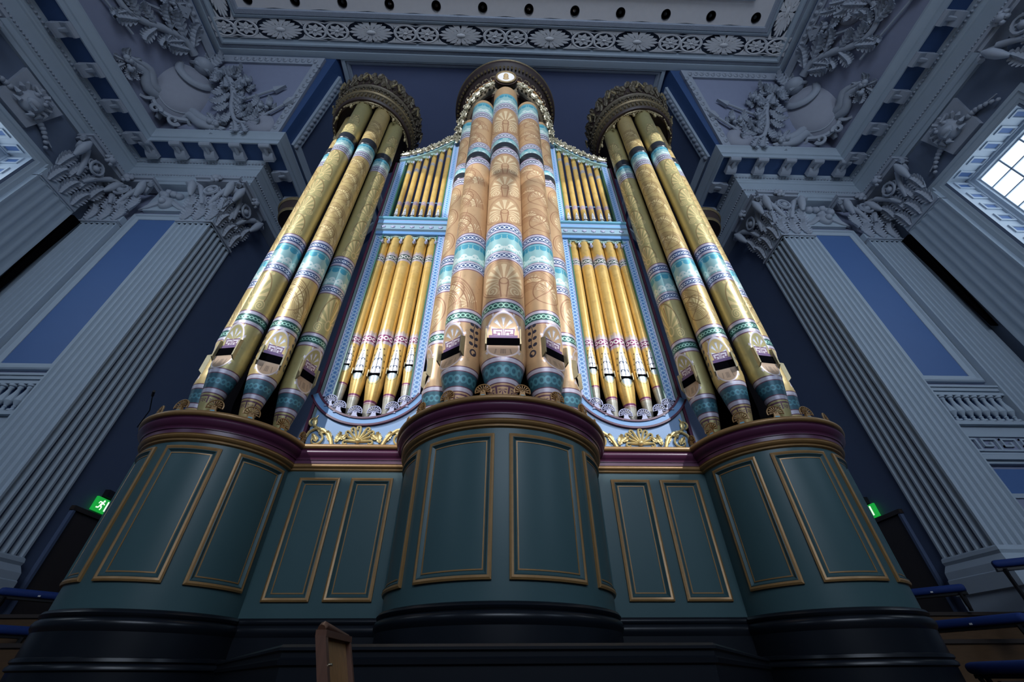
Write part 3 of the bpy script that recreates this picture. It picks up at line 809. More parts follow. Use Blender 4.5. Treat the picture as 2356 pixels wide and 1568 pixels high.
    for n_, d0, d1, h, m in (('top_rail_bead', 0, .05, .07, PALEG), ('top_rail', .05, .16, .04, TURQ), ('top_rail_bead', .16, .2, .08, LAV)):
        ps = []
        for x in xs:
            z = rail_z(x)
            for q, y in ((d0, Y + .1), (d0, Y - h), (d1, Y - h), (d1, Y + .1)): ps.append((x, y, z + q))
        P(MB().add(ps, [(k * 4 + i, (k + 1) * 4 + i, (k + 1) * 4 + (i + 1) % 4, k * 4 + (i + 1) % 4) for k in range(n) for i in range(4)]), n_, m, .5)
    garland(t, [(bx(x), Y - .06, rail_z(x) + .28) for x in xs], 12, .40)
    # crests between the pipe feet
    for x in (-3.02, -2.84, -2.545, -2.225, -1.935, -1.74):
        z = arc_z(x); xx = bx(x)
        put(CREST_B, 'palmette_crest', t, Matrix.Translation(Vector((xx - sd * 2.4, -.03, z - .02 + 1.25))))
    # gilded shell and scrolling acanthus on the spandrel board
    mb = MB(); c = (-2.38, 3.13)
    for i in range(9):
        a = -1.5 + 3.0 * i / 8; L = .25 if abs(a) < 1.2 else .2
        d = (sin(a), cos(a)); p = (d[1], -d[0]); sg = 1 if a > 0 else -1
        pts = [(c[0] + d[0] * L * q, c[1] + d[1] * L * q) for q in (.15, .5, .85)]
        e = (c[0] + d[0] * L, c[1] + d[1] * L)
        for k in range(1, 8):
            b = k * .62
            pts.append((e[0] + sg * p[0] * .035 * (1 - cos(b)) * (1 - k * .03) + d[0] * .035 * sin(b), e[1] + sg * p[1] * .035 * (1 - cos(b)) + d[1] * .035 * sin(b)))
        mb.tube([(x, Y - .02, z) for x, z in pts], [.016, .018, .02] + [.017] * 7, 6)
        mb.tube([(c[0] + d[0] * L * q + p[0] * .012 * sg, Y - .015, c[1] + d[1] * L * q + p[1] * .012 * sg) for q in (.2, .5, .8)], .012, 5)
    mb.sphere((c[0], Y - .03, c[1] + .01), .05, 10, 6)
    P(mb, 'shell_ornament', GOLDB)
    for sg in (-1, 1):
        mb = MB()
        def sp(cx_, cz_, r0, turns, a0, dirn, w0):
            n_ = 22; pts = []; rr = []
            for k in range(n_ + 1):
                q = k / n_; a = a0 + dirn * q * turns * 2 * pi; r = r0 * (1 - .82 * q)
                pts.append((cx_ + sg * r * cos(a), Y - .025, cz_ + r * sin(a))); rr.append(w0 * (1 - .5 * q))
            mb.tube(pts, rr, 6)
        ex = c[0] + sg * .78
        sp(ex - sg * .10, 3.16, .12, 1.3, rad(100), 1, .02)
        mb.tube([(c[0] + sg * x, Y - .025, z) for x, z in ((.40, 3.05), (.44, 3.16), (.50, 3.26), (.60, 3.34), (.74, 3.36), (.82, 3.30), (.86, 3.18), (.86, 3.06))], [.03, .032, .03, .028, .026, .024, .02, .012], 7)
        sp(ex + sg * .02, 3.50, .085, 1.25, rad(-80), 1, .016)
        mb.tube([(c[0] + sg * x, Y - .025, z) for x, z in ((.70, 3.37), (.78, 3.42), (.80, 3.52), (.76, 3.62))], [.02, .022, .018, .008], 6)
        P(mb, 'acanthus_scroll', GOLDB)
        for (x, z, ro, s_) in ((.36, 3.10, -20, 1.0), (.44, 3.13, 25, .95), (.56, 3.28, 60, .8), (.30, 3.16, -55, .7), (.66, 3.12, 35, .8), (.76, 3.40, 10, .8)):
            M = Matrix.Rotation(rad(ro * sg), 4, 'Y') @ Matrix.Scale(s_, 4)
            fm = frame_matrix((bx(c[0] + sg * x), Y - .03, z), (1, 0, 0), (0, 0, 1), (0, -1, 0))
            if sd > 0: M = Matrix.Rotation(rad(-ro * sg), 4, 'Y') @ Matrix.Scale(s_, 4)
            o = put(LEAF_GB, 'gilt_leaf', t, Matrix.Translation(-t.location) @ Matrix.Translation(fm.translation) @ M @ Matrix.Translation(-fm.translation) @ fm)
    return t
def garland(t, pts, n, size, name='garland_leaf'):
    """overlapping leaves and berries following a polyline (world coordinates)"""
    P = [Vector(p) for p in pts]; L = [0]
    for a, b in zip(P, P[1:]): L.append(L[-1] + (b - a).length)
    def at(s):
        for i in range(len(P) - 1):
            if s <= L[i + 1] or i == len(P) - 2:
                q = (s - L[i]) / (L[i + 1] - L[i]); return P[i].lerp(P[i + 1], q), (P[i + 1] - P[i]).normalized()
    off = base_of(t)
    for i in range(n):
        p, d = at(L[-1] * (i + .5) / n)
        nrm = Vector((0, -1, 0)) - d * d.dot(Vector((0, -1, 0)))
        if nrm.length < .2: nrm = Vector((1, 0, 0)) - d * d.dot(Vector((1, 0, 0)))
        nrm.normalize(); sidev = d.cross(nrm)
        for k, (ang, s_) in enumerate(((38, .92), (-38, .92), (0, 1.0))):
            dd = (d * cos(rad(ang)) + sidev * sin(rad(ang))); ee = dd.cross(nrm).normalized()
            M = frame_matrix(p - dd * size * .3 + nrm * (.02 + .02 * (k == 2)) - off, ee, dd, nrm) @ Matrix.Scale(size * s_ * random.uniform(.85, 1.1), 4)
            put(LEAF_GAR, name, t, M)
        mb = MB()
        for k in range(2):
            q = p + sidev * random.uniform(-.1, .1) * size * 2 + nrm * .07 * size * 3 + d * random.uniform(-.2, .2) * size
            mb.sphere(q, .085 * size * random.uniform(.7, 1), 7, 5)
        part(mb, 'garland_berry', LEAFG, t, .8)
# painted strips: chain border and speckled band
def chain_border(name, ground, link, pitch=.10, horiz=False, edge=(0.45, 0.47, 0.66)):
    m, b, tc, x, y, z = start_paint(name, .4, 0.0)
    u = x if horiz else z; X_ = xfrac(u * (1 / pitch)) - .5
    geo = X.nt.nodes.new('ShaderNodeTexCoord')
    sp = X.nt.nodes.new('ShaderNodeSeparateXYZ'); X.nt.links.new(geo.outputs['Generated'], sp.inputs[0])
    g = X(sp.outputs[2 if horiz else 0]); W = .13 if horiz else .17
    q = hyp(X_ * pitch, (g - .5) * W)
    col = mixc(near(g, .5, .34), edge, ground)
    col = mixc(near(q, pitch * .44, pitch * .13), col, link)
    X.nt.links.new(col, b.inputs['Base Color']); return m
CHAINB = chain_border('paint_chain_border', (0.07, 0.20, 0.46), (0.34, 0.50, 0.68))
CHAINS = chain_border('paint_speckled_band', (0.12, 0.32, 0.60), (0.40, 0.60, 0.72), .035, True)
mats_spandrel = mat('paint_spandrel_blue', (0.22, 0.36, 0.58), 0.42, noise=.05)
GREY_G = mat('paint_grey_green', (0.14, 0.20, 0.20), .4); PALEG2 = mat('paint_shelf_grey', (0.30, 0.44, 0.52), .42, noise=.05)
LEAF_GB = leaf_mesh(.22, .065, 1.0, GOLDB, 'gilt_leaf', thick=.012)
LEAF_GAR = leaf_mesh(1.0, .24, .5, LEAFG, 'garland_leaf', lobes=4, thick=.05, crest=.5)
bay(-1, 'left'); bay(1, 'right')

# ---- tower caps
def cap_ring(sd, label, R, z0, zs, centre):
    x0, y0 = TC[sd]; t = thing('organ_tower_crown', label, 'organ crown', (x0, y0, z0))
    def L(name, prof, m, s=.5, n=72): return part(MB().lathe(prof, n, (x0, y0)), name, m, t, s)
    return t, L
def repeat(t, x0, y0, me, name, n, R, z, a0=-180, a1=180, extra=None, tilt=0):
    off = base_of(t)
    for i in range(n):
        a = rad(a0 + (a1 - a0) * (i + .5) / n)
        M = Matrix.Translation(Vector((x0 + R * sin(a), y0 - R * cos(a), z)) - off) @ Matrix.Rotation(a, 4, 'Z') @ Matrix.Rotation(rad(tilt), 4, 'X')
        put(me, name, t, M)
# middle cap: a broad carved ring seen from below, with cameo and garlands
t, L = cap_ring(0, 'broad round carved cap with a white cameo over the middle organ tower', 1.8, 14.75, None, None)
x0, y0 = TC[0]
L('soffit', [(0.0, 14.78), (1.10, 14.78), (1.22, 14.74), (1.28, 14.76)], CAPD)
L('carved_band', [(1.28, 14.76), (1.34, 14.86), (1.42, 15.02), (1.46, 15.16)], CAPC, .3)
L('gilt_bead', [(1.46, 15.16), (1.50, 15.15), (1.53, 15.19), (1.50, 15.24)], GOLD)
L('frieze', [(1.50, 15.24), (1.50, 15.56), (1.56, 15.60)], CAPD)
L('cornice', [(1.56, 15.60), (1.60, 15.66), (1.70, 15.74), (1.76, 15.80), (1.80, 15.86), (1.80, 16.08), (1.76, 16.15), (0.0, 16.15)], CAPD)
L('rim_bead', [(1.80, 16.02), (1.825, 16.05), (1.80, 16.09)], GOLDD)
scr = MB().tube([(-.11, 0, 0), (-.06, -.03, .07), (0, -.035, .02), (.06, -.03, .07), (.11, 0, 0)], [.018, .024, .03, .024, .018], 6).mesh('carved_swag', CAPC, .8)
repeat(t, x0, y0, scr, 'carved_swag', 26, 1.52, 15.36, -140, 140)
dent = MB().box((0, 0, 0), (.055, .07, .085)).mesh('dentil', GOLDD, 0)
repeat(t, x0, y0, dent, 'dentil', 64, 1.70, 15.70, -140, 140, tilt=-25)
egg = MB().sphere((0, 0, 0), .05, 8, 5, .8, .7, 1.3).mesh('carved_egg', CAPC, .8)
repeat(t, x0, y0, egg, 'carved_egg', 44, 1.40, 14.93, -140, 140, tilt=-30)
fm = frame_matrix(Vector((x0, 4.93, 14.98)) - base_of(t), (1.22, 0, 0), (0, -.42, 1.11), (0, -1.11, -.42))
me = MB().lathe([(0, .05), (.16, .045), (.19, .02)], 28); me.map(lambda x, y, z: (x * 1.25, y * .95, z)); cm = put(me.mesh('cameo', CAMEO, .6), 'cameo', t, fm)
fr = MB().tube([(.25 * cos(2 * pi * i / 28), .19 * sin(2 * pi * i / 28), .03) for i in range(28)], .028, 7, closed=True); put(fr.mesh('cameo_frame', GOLDD, .8), 'cameo_frame', cm)
bk = MB().lathe([(0, .0), (.24, .0), (.24, -.1)], 28); bk.map(lambda x, y, z: (x * 1.28, y, z)); put(bk.mesh('cameo_back', CAPD, .6), 'cameo_back', cm)
re_ = MB().sphere((0, .02, .05), .085, 12, 8, .8, 1.0, .45); re_.sphere((0, -.07, .04), .08, 10, 6, 1.1, .6, .4); put(re_.mesh('cameo_bust', mat('cameo_ochre', (.45, .32, .16), .5), .8), 'cameo_bust', cm)
for sg in (-1, 1):
    pts = []
    for i in range(13):
        q = i / 12; a = sg * rad(14 + 68 * q); R = 1.56
        pts.append((x0 + R * sin(a), y0 - R * cos(a), 14.85 - 1.05 * q ** .8))
    garland(t, pts, 9, .40)
# side caps
def side_cap(sd, nm):
    x0, y0 = TC[sd]
    t, L = cap_ring(sd, 'deep carved crown with ribbons and leaves over the %s organ tower' % nm, 1.45, 13.9, None, None)
    L('soffit', [(0.0, 14.2), (1.10, 14.2), (1.12, 14.1), (1.24, 14.1)], CAPD)
    L('lower_moulding', [(1.24, 14.1), (1.28, 14.16), (1.26, 14.24)], CAPD)
    L('dentil_band', [(1.26, 14.24), (1.26, 14.46), (1.31, 14.48)], CAPC, .3)
    L('gilt_bead', [(1.31, 14.48), (1.345, 14.52), (1.34, 14.58), (1.31, 14.60)], GOLDD)
    L('frieze', [(1.31, 14.60), (1.33, 14.95), (1.36, 14.98)], CAPC, .3)
    L('crown', [(1.36, 14.98), (1.38, 15.2), (1.42, 15.6), (1.34, 15.75), (0, 15.75)], CAPD)
    dn = MB().box((0, 0, 0), (.05, .06, .17)).mesh('dentil', GOLDD, 0)
    repeat(t, x0, y0, dn, 'dentil', 52, 1.275, 14.35, -150, 150)
    be = MB().sphere((0, 0, 0), .03, 6, 4).mesh('bead', GOLDD, .8)
    repeat(t, x0, y0, be, 'bead', 60, 1.35, 14.58, -150, 150)
    an = MB(); an.tube([(.11 * cos(a_), -.02, .10 * sin(a_)) for a_ in [pi * i / 10 for i in range(11)]], .02, 5); an.sphere((0, -.02, .03), .045, 8, 5); an.tube([(0, -.02, .05), (0, -.03, .13)], .02, 5)
    am = an.mesh('carved_anthemion', CAPC, .8); repeat(t, x0, y0, am, 'carved_anthemion', 26, 1.33, 14.70, -150, 150)
    lm = leaf_mesh(.30, .12, .7, CAPC, 'crown_leaf', thick=.02, crest=.5)
    lm.transform(Matrix.Rotation(rad(90), 4, 'X'))
    for row, (n, z, R, tl) in enumerate(((36, 14.98, 1.38, 2), (36, 15.16, 1.40, 4), (34, 15.36, 1.42, 8))):
        off = base_of(t)
        for i in range(n):
            a = rad(-150 + 300 * (i + .5 * (row % 2) + .25) / n)
            M = Matrix.Translation(Vector((x0 + R * sin(a), y0 - R * cos(a), z)) - off) @ Matrix.Rotation(a + random.uniform(-.1, .1), 4, 'Z') @ Matrix.Rotation(rad(tl + random.uniform(-8, 8)), 4, 'X') @ Matrix.Rotation(rad(random.uniform(-25, 25)), 4, 'Y')
            put(lm, 'crown_leaf', t, M)
    rb = MB()
    for sg in (-1, 1):
        rb.prism([(sg * .01, .24), (sg * .045, .24), (sg * .15, -.02), (sg * .10, -.05)] if sg > 0 else [(sg * .10, -.05), (sg * .15, -.02), (sg * .045, .24), (sg * .01, .24)], 0, .04)
    rb.map(lambda x, y, z: (x, -z, y)); rm = rb.mesh('ribbon', GOLDD2, 0)
    repeat(t, x0, y0, rm, 'ribbon', 9, 1.475, 15.10, -160, 160, tilt=6)
    # openwork valance hanging between the pipes
    va = MB()
    pts = [(-.30, 0, .02), (-.22, 0, .10), (-.10, 0, .13), (0, 0, .15), (.10, 0, .13), (.22, 0, .10), (.30, 0, .02)]
    va.tube(pts, .022, 5); va.tube([(.10 * cos(q), 0, .03 + .07 * sin(q)) for q in [2 * pi * i / 12 for i in range(12)]], .014, 5, closed=True)
    for sg in (-1, 1): va.tube([(sg * (.17 + .05 * cos(q)), 0, .05 + .05 * sin(q)) for q in [2 * pi * i / 10 for i in range(10)]], .013, 5, closed=True)
    va.lathe([(.02, .0), (.05, -.04), (.03, -.08), (.05, -.12), (.02, -.17), (.0, -.22)], 8)
    vm = va.mesh('valance', GOLDD2, .8); repeat(t, x0, y0, vm, 'valance', 8, 1.16, 13.96, -136, 136)
GOLDD2 = mat('gilding_ribbon', (0.42, 0.33, 0.17), .45, metal=.3, noise=.3, nscale=15)
side_cap(-1, 'left'); side_cap(1, 'right')
# gilded rings of the rear return turrets, half hidden behind the side towers
for sg, nm in ((-1, 'left'), (1, 'right')):
    c = (sg * 7.32, 9.0)
    t = thing('organ_turret_ring', 'small dark cap ring with gilt edges behind the %s organ tower' % nm, 'organ crown', (c[0], c[1], 12.5))
    part(MB().lathe([(0, 12.6), (.55, 12.6), (.62, 12.56), (.72, 12.9), (.74, 13.1), (0, 13.1)], 40, c), 'cap_drum', CAPD, t)
    part(MB().lathe([(.62, 12.55), (.66, 12.6), (.66, 12.66), (.63, 12.7)], 40, c), 'gilt_bead', GOLDD, t)
    part(MB().lathe([(.74, 12.98), (.79, 13.04), (.77, 13.12), (.72, 13.13)], 40, c), 'gilt_bead', GOLDD, t)
    o = part(MB().lathe([(.2, 0.9), (.2, 12.6)], 20, (sg * 6.72, 9.15)), 'organ_pipe', GOLDD); tag(o, 'plain dark pipe in shadow behind the %s organ tower' % nm, 'organ pipe')

# ================================================================== HALL (drawn in drawing units, S metres each)
S = 0.9
def HP(mb, name, m, parent=None, smooth=.6, kind=None):
    return part(mb, name, m, parent, smooth, S, True, kind)
def struct(mb, name, m, smooth=.6):
    return HP(mb, name, m, None, smooth, 'structure')
def hmir(sd, mb):      # everything is drawn for the left side
    if sd > 0: mb.mirror()
    return mb
def quad(a, b, c, d): return MB().add([a, b, c, d], [(0, 1, 2, 3)])
SN = {-1: 'left', 1: 'right'}
FL = -1.45 / S
struct(MB().grid((-15.2, -6, 15.2, 15.2), FL), 'floor', FLOORM)
struct(quad((-10.6, 15, FL), (10.6, 15, FL), (10.6, 15, 20.9), (-10.6, 15, 20.9)), 'wall_back', ALC)
CEIL = struct(MB().grid((-15, -6, 15, 15.2), 21.1), 'ceiling', PL)
PATH = [(-15, -6), (-15, 9), (-9.97, 9), (-9.97, 15)]
# ---- walls
def wall_boxes(sd):
    s = SN[sd]
    y0, y1, z0, z1 = 4.55, 7.0, 7.2, 13.08
    mb = MB(); X0 = -15.1
    for (a, b, c, d) in ((-6, y0, FL, 15.2), (y1, 9.4, FL, 15.2), (y0, y1, FL, z0), (y0, y1, z1, 15.2)):
        mb.add([(X0, a, c), (X0, b, c), (X0, b, d), (X0, a, d)], [(0, 1, 2, 3)])
    wl = struct(hmir(sd, mb), 'wall_' + s, ALCW)
    mb = MB(); mb.add([(-15.1, 9.35, FL), (-10.4, 9.35, FL), (-10.4, 9.35, 15.2), (-15.1, 9.35, 15.2)], [(0, 1, 2, 3)])
    wf = struct(hmir(sd, mb), 'wall_front_' + s, LILAC)
    mb = MB(); mb.add([(-10.42, 9.3, FL), (-10.42, 15, FL), (-10.42, 15, 15.6), (-10.42, 9.3, 15.6)], [(0, 1, 2, 3)])
    struct(hmir(sd, mb), 'wall_alcove_' + s, ALC)
    # window: deep coffered reveal, moulded frame, bars and panes
    wn = bpy.data.objects.new('window_%d' % (1 if sd < 0 else 2), None); COL.objects.link(wn); wn['kind'] = 'structure'
    wn.location = (sd * 15.1 * S, 5.78 * S, z0 * S)
    def W(mb, n, m, parent=None, sm=.5): return HP(hmir(sd, mb), n, m, parent or wn, sm)
    XG = -16.0
    mb = MB()
    for a, b in (((y0, z0), (y0, z1)), ((y0, z1), (y1, z1)), ((y1, z1), (y1, z0)), ((y1, z0), (y0, z0))):
        mb.add([(X0, a[0], a[1]), (X0, b[0], b[1]), (XG - .2, b[0], b[1]), (XG - .2, a[0], a[1])], [(0, 1, 2, 3)])
    W(mb, 'reveal', WINF, None, 0)
    for i in range(5):
        c = y0 + .26 + i * (y1 - y0 - .52) / 4
        f = MB().ring((-.26, -.14, .26, .14), [(0, 0), (.0, .035), (.05, .04), (.07, .01)]); f.map(lambda u, v, h, c=c: (-15.56 + u, c + v, z1 - h)); q = W(f, 'coffer_frame', WINF, None, 0)
        f = MB().grid((-.19, -.08, .19, .08), .004); f.map(lambda u, v, h, c=c: (-15.56 + u, c + v, z1 - h)); W(f, 'coffer', BLUE, q, 0)
    for yy, sg in ((y1, -1), (y0, 1)):
        for i in range(10):
            c = z1 - .30 - i * .60
            f = MB().ring((-.26, -.17, .26, .17), [(0, 0), (.0, .035), (.05, .04), (.07, .01)]); f.map(lambda u, v, h, c=c: (-15.56 + u, yy + sg * h, c + v)); q = W(f, 'coffer_frame', WINF, None, 0)
            f = MB().grid((-.19, -.10, .19, .10), .004); f.map(lambda u, v, h, c=c: (-15.56 + u, yy + sg * h, c + v)); W(f, 'coffer', BLUE, q, 0)
    f = MB().ring((y0 - .48, z0 - .4, y1 + .48, z1 + .30), [(0, 0), (0, .05), (.04, .09), (.16, .10), (.18, .06), (.30, .05), (.33, .03), (.40, .02), (.40, 0)]); f.map(lambda u, v, h: (X0 + h, u, v)); W(f, 'architrave', PL)
    f = MB().ring((y0, z0, y1, z1), [(0, .2), (.06, .2), (.08, .14), (.18, .14), (.2, .06), (.24, .06), (.24, 0)]); f.map(lambda u, v, h: (XG + h - .02, u, v)); W(f, 'sash_frame', WINF)
    ny, nz = 3, 10; ya, yb, za, zb = y0 + .22, y1 - .22, z0 + .22, z1 - .22
    for i in range(1, ny): W(MB().box((XG + .02, ya + (yb - ya) * i / ny, (za + zb) / 2), (.06, .045, zb - za)), 'glazing_bar', WINF, None, 0)
    for j in range(1, nz): W(MB().box((XG + .025, (ya + yb) / 2, za + (zb - za) * j / nz), (.05, yb - ya, .04)), 'glazing_bar', WINF, None, 0)
    for i in range(ny):
        for j in range(nz):
            a, b = ya + (yb - ya) * i / ny, za + (zb - za) * j / nz
            W(MB().add([(XG, a, b), (XG, a + (yb - ya) / ny, b), (XG, a + (yb - ya) / ny, b + (zb - za) / nz), (XG, a, b + (zb - za) / nz)], [(0, 1, 2, 3)]), 'pane', PANE, None, 0)
    # keystone mask over the window with drops of foliage
    k = thing('keystone_mask', 'carved lion mask keystone with hanging foliage over the %s window' % s, 'relief', (sd * 15.05 * S, 5.75 * S, 13.5 * S))
    def K(mb, n, sm=.8): return HP(hmir(sd, mb), n, PLR, k, sm)
    K(MB().prism([(5.25, 13.45), (6.25, 13.45), (6.45, 14.9), (5.05, 14.9)], -15.1, -14.98).map(lambda a, b, c: (c, a, b)), 'keystone', 0)
    h = MB().sphere((-14.9, 5.75, 14.15), .36, 14, 9, .7, .9, 1.1); h.sphere((-14.68, 5.75, 13.98), .17, 10, 7, .9, 1.2, .8)
    for q in (-1, 1): h.sphere((-14.68, 5.75 + q * .15, 14.28), .075, 8, 5); h.tube([(-14.75, 5.75 + q * .3, 14.5), (-14.7, 5.75 + q * .1, 14.42)], .05, 6)
    h.box((-14.62, 5.75, 13.82), (.06, .26, .05)); K(h, 'lion_face')
    h = MB()
    for i in range(12):
        a = -2.6 + 5.2 * i / 11; h.tube([(-14.9, 5.75 + .33 * sin(a), 14.2 + .38 * cos(a)), (-14.8, 5.75 + .45 * sin(a), 14.2 + .5 * cos(a)), (-14.88, 5.75 + .52 * sin(a + .2), 14.2 + .58 * cos(a + .2))], [.09, .07, .02], 5)
    K(h, 'mane')
    for q in (-1, 1):
        h = MB()
        for i in range(7): h.sphere((-14.98, 5.75 + q * (.5 + .11 * i), 13.95 - .03 * i * i * .4), .10 - .006 * i, 7, 5)
        h.tube([(-15.0, 5.75 + q * (.45 + .2 * i), 13.95 - .06 * i) for i in range(5)], [.05, .04, .035, .03, .02], 5); K(h, 'foliage_drop')
    return wl, wf
ALCW = mat('paint_side_wall', (0.13, 0.17, 0.25), .65, noise=.05)
for sd in (-1, 1): wall_boxes(sd)

# ---- entablature, cove
ARCH = [(-.45, 15.0), (0, 15.0), (0, 15.17), (.04, 15.19), (.04, 15.40), (.09, 15.44), (.11, 15.52), (.06, 15.55), (.06, 16.08), (.11, 16.11), (.13, 16.16), (.18, 16.2), (.18, 16.27), (.28, 16.33), (.31, 16.43)]
SOFF = [(.31, 16.43), (1.02, 16.43)]
CORO = [(1.0, 16.43), (1.0, 16.38), (1.05, 16.38), (1.05, 16.60), (1.10, 16.62), (1.12, 16.70), (1.20, 16.82), (1.25, 16.86), (1.25, 16.95), (.9, 16.97)]
COVE = [(.95, 16.9), (2.8, 20.8), (2.8, 21.0)]
pv = lambda v: .95 + 1.85 * v / 4.27
zv = lambda v: 16.95 + 3.85 * v / 4.27
nh, nz_ = 3.85 / 4.27, -1.85 / 4.27
def fn_front(u, v, h): return (u, 9 - pv(v) - nh * h, zv(v) + nz_ * h)
def fn_side(u, v, h): return (-15 + pv(v) + nh * h, u, zv(v) + nz_ * h)
def fn_alc(u, v, h): return (-9.97 + pv(v) + nh * h, u, zv(v) + nz_ * h)
mod = MB()
mod.prism([(-.30, 0), (.36, 0), (.36, -.10), (.30, -.2), (.18, -.17), (.02, -.13), (-.12, -.24), (-.30, -.26)], -.2, .2)
mod.map(lambda x, y, z: (z, -x, y))
mod.tube([(-.21, -.27, -.11), (.21, -.27, -.11)], .10, 10); mod.tube([(-.21, .22, -.18), (.21, .22, -.18)], .075, 8)
mod.tube([(0, -.30, -.14), (0, -.1, -.17), (0, .15, -.2)], [.1, .08, .05], 6, .5)
MODM = mod.mesh('modillion', PLR, .6, S)
for sd in (-1, 1):
    s = SN[sd]
    tr = struct(hmir(sd, MB().sweep(PATH, ARCH)), 'trim_%d' % (1 if sd < 0 else 2), PL, .5)
    HP(hmir(sd, MB().sweep(PATH, SOFF)), 'soffit', DEEP, tr, .5)
    HP(hmir(sd, MB().sweep(PATH, CORO)), 'corona', PL, tr, .5)
    HP(hmir(sd, MB().sweep(PATH, COVE)), 'cove', DEEP, tr, .3)
    def mo(x, y, rz):
        M = Matrix.Translation((-sd * x * S, y * S, 16.45 * S)) @ Matrix.Rotation(-sd * rz if sd > 0 else rz, 4, 'Z')
        put(MODM, 'modillion', tr, M)
    for x in (-14.05, -12.9, -11.75, -10.6, -9.45): mo(x, 8.32, 0)
    for y in (7.85, 6.7, 5.55, 4.4, 3.25, 2.1, .95, -.2): mo(-14.32, y, rad(90))
    for y in (9.3, 10.5, 11.7, 12.9): mo(-9.29, y, rad(90))
    # rows of carved eggs under the corona and on the architrave (too small to pick apart)
    e = MB()
    for (off, z, st, r_) in ((.22, 16.30, .13, .05), (.115, 15.49, .11, .04)):
        L1 = [(-15 + off, y) for y in [(-1.5 + st * i) for i in range(int((9 - off + 1.5) / st))]]
        L2 = [(-15 + off + st * i, 9 - off) for i in range(int((5.03) / st) + 2)]
        L3 = [(-9.97 + off, 9 - off + st * i) for i in range(30)]
        for (x, y) in L1 + L2 + L3: e.sphere((x, y, z), r_, 5, 4)
    HP(hmir(sd, e), 'carved_eggs', PLR, tr, .9, 'stuff')
# ---- ceiling frame
UP = [(-15, -6), (-15, 9), (15, 9), (15, -6)]
tr = struct(MB().sweep(UP, [(2.8, 20.95), (2.72, 20.62), (2.80, 20.60), (2.98, 20.60), (3.0, 20.66), (3.14, 20.66), (3.16, 20.58), (3.22, 20.58), (3.26, 20.62), (3.36, 20.66), (3.38, 20.86)]), 'trim_3', PL, .4)
HP(MB().sweep(UP, [(3.38, 20.86), (4.08, 20.86)]), 'fret_ground', ALC, tr, 0)
HP(MB().sweep(UP, [(4.06, 20.86), (4.08, 20.58), (4.16, 20.55), (4.19, 20.58)]), 'moulding', PL, tr, .4)
ROPE = mat('plaster_carved_band', (0.34, 0.38, 0.46), .65, noise=.1, nscale=5, bump=.9, bscale=45)
HP(MB().sweep(UP, [(4.19, 20.58), (4.22, 20.54), (4.36, 20.54), (4.40, 20.6)]), 'carved_band', ROPE, tr, .4)
HP(MB().sweep(UP, [(3.005, 20.655), (3.02, 20.645), (3.12, 20.645), (3.135, 20.655)]), 'carved_band', ROPE, tr, .4)
HP(MB().sweep(UP, [(5.2, 20.6), (5.22, 20.5), (5.30, 20.47), (5.34, 20.5), (5.42, 20.5), (5.46, 20.6), (5.50, 20.8)]), 'inner_moulding', PL, tr, .4)
HP(MB().grid((-9.6, -6, 9.6, 3.52), 20.8), 'centre_panel', BLUE, tr, 0)
# carved scrolls of the centre panel, just in view at the top edge
e = MB()
for i in range(36):
    cx_ = -9.2 + .52 * i; n_ = 12
    e.tube([(cx_ + .22 * (1 - k / n_ * .8) * cos(k * .75), 3.1 + .2 * (1 - k / n_ * .8) * sin(k * .75) * (1 if i % 2 else -1), 20.74) for k in range(n_)], [.05] * n_, 5)
HP(e, 'carved_scroll', PLR, tr, .8, 'stuff')
# plain band with the lamp holes
HY = 4.33; HX = [1.838 * (i - 5.5) for i in range(12)]
strip = MB(); ys = (3.8, 4.6); hr = .165
xs = [-10.6] + [(a + b) / 2 for a, b in zip(HX, HX[1:])] + [10.6]
for k, hx in enumerate(HX):
    a, b = xs[k], xs[k + 1]; n_ = 24; inner = []; outer = []
    for i in range(n_):
        q = 2 * pi * i / n_; c_, s_ = cos(q), sin(q); inner.append((hx + hr * c_, HY + hr * s_, 20.6))
        tx = ((b - hx) if c_ > 0 else (a - hx)) / c_ if abs(c_) > 1e-6 else 1e9
        ty = ((ys[1] - HY) if s_ > 0 else (ys[0] - HY)) / s_ if abs(s_) > 1e-6 else 1e9
        tt = min(tx, ty); outer.append((hx + tt * c_, HY + tt * s_, 20.6))
    strip.add(inner + outer, [(i, (i + 1) % n_, n_ + (i + 1) % n_, n_ + i) for i in range(n_)])
    # corner triangles
    for (px_, py_) in ((a, ys[0]), (b, ys[0]), (a, ys[1]), (b, ys[1])):
        near_ = sorted(outer, key=lambda p: (p[0] - px_) ** 2 + (p[1] - py_) ** 2)[:2]
        strip.add([near_[0], near_[1], (px_, py_, 20.6)], [(0, 1, 2)])
HP(strip, 'lamp_band', PLW, tr, 0)
for sg in (-1, 1): HP(MB().grid((sg * 10.2 - .4, -6, sg * 10.2 + .4, 3.8), 20.6), 'lamp_band', PLW, tr, 0)
vis = list(range(12))
ordn = ['first', 'second', 'third', 'fourth', 'fifth', 'sixth', 'seventh', 'eighth', 'ninth', 'tenth', 'eleventh', 'twelfth']
for k, i in enumerate(vis):
    d = thing('downlight', 'dark recessed ceiling lamp, %s from the left of the twelve in the pale band' % ordn[k], 'lamp', (HX[i] * S, HY * S, 20.6 * S), 'recessed lamps in the ceiling band')
    HP(MB().lathe([(.165, 20.6), (.185, 20.585), (.185, 20.6)], 24, (HX[i], HY)), 'trim_ring', CANM, d)
    HP(MB().lathe([(.165, 20.6), (.16, 20.98), (0, 20.98)], 24, (HX[i], HY)), 'can', CANM, d)
    HP(MB().lathe([(.0, 20.68), (.06, 20.69), (.11, 20.76), (.11, 20.95)], 16, (HX[i], HY)), 'lamp', LENS if k in (3, 6, 7) else CANM, d)
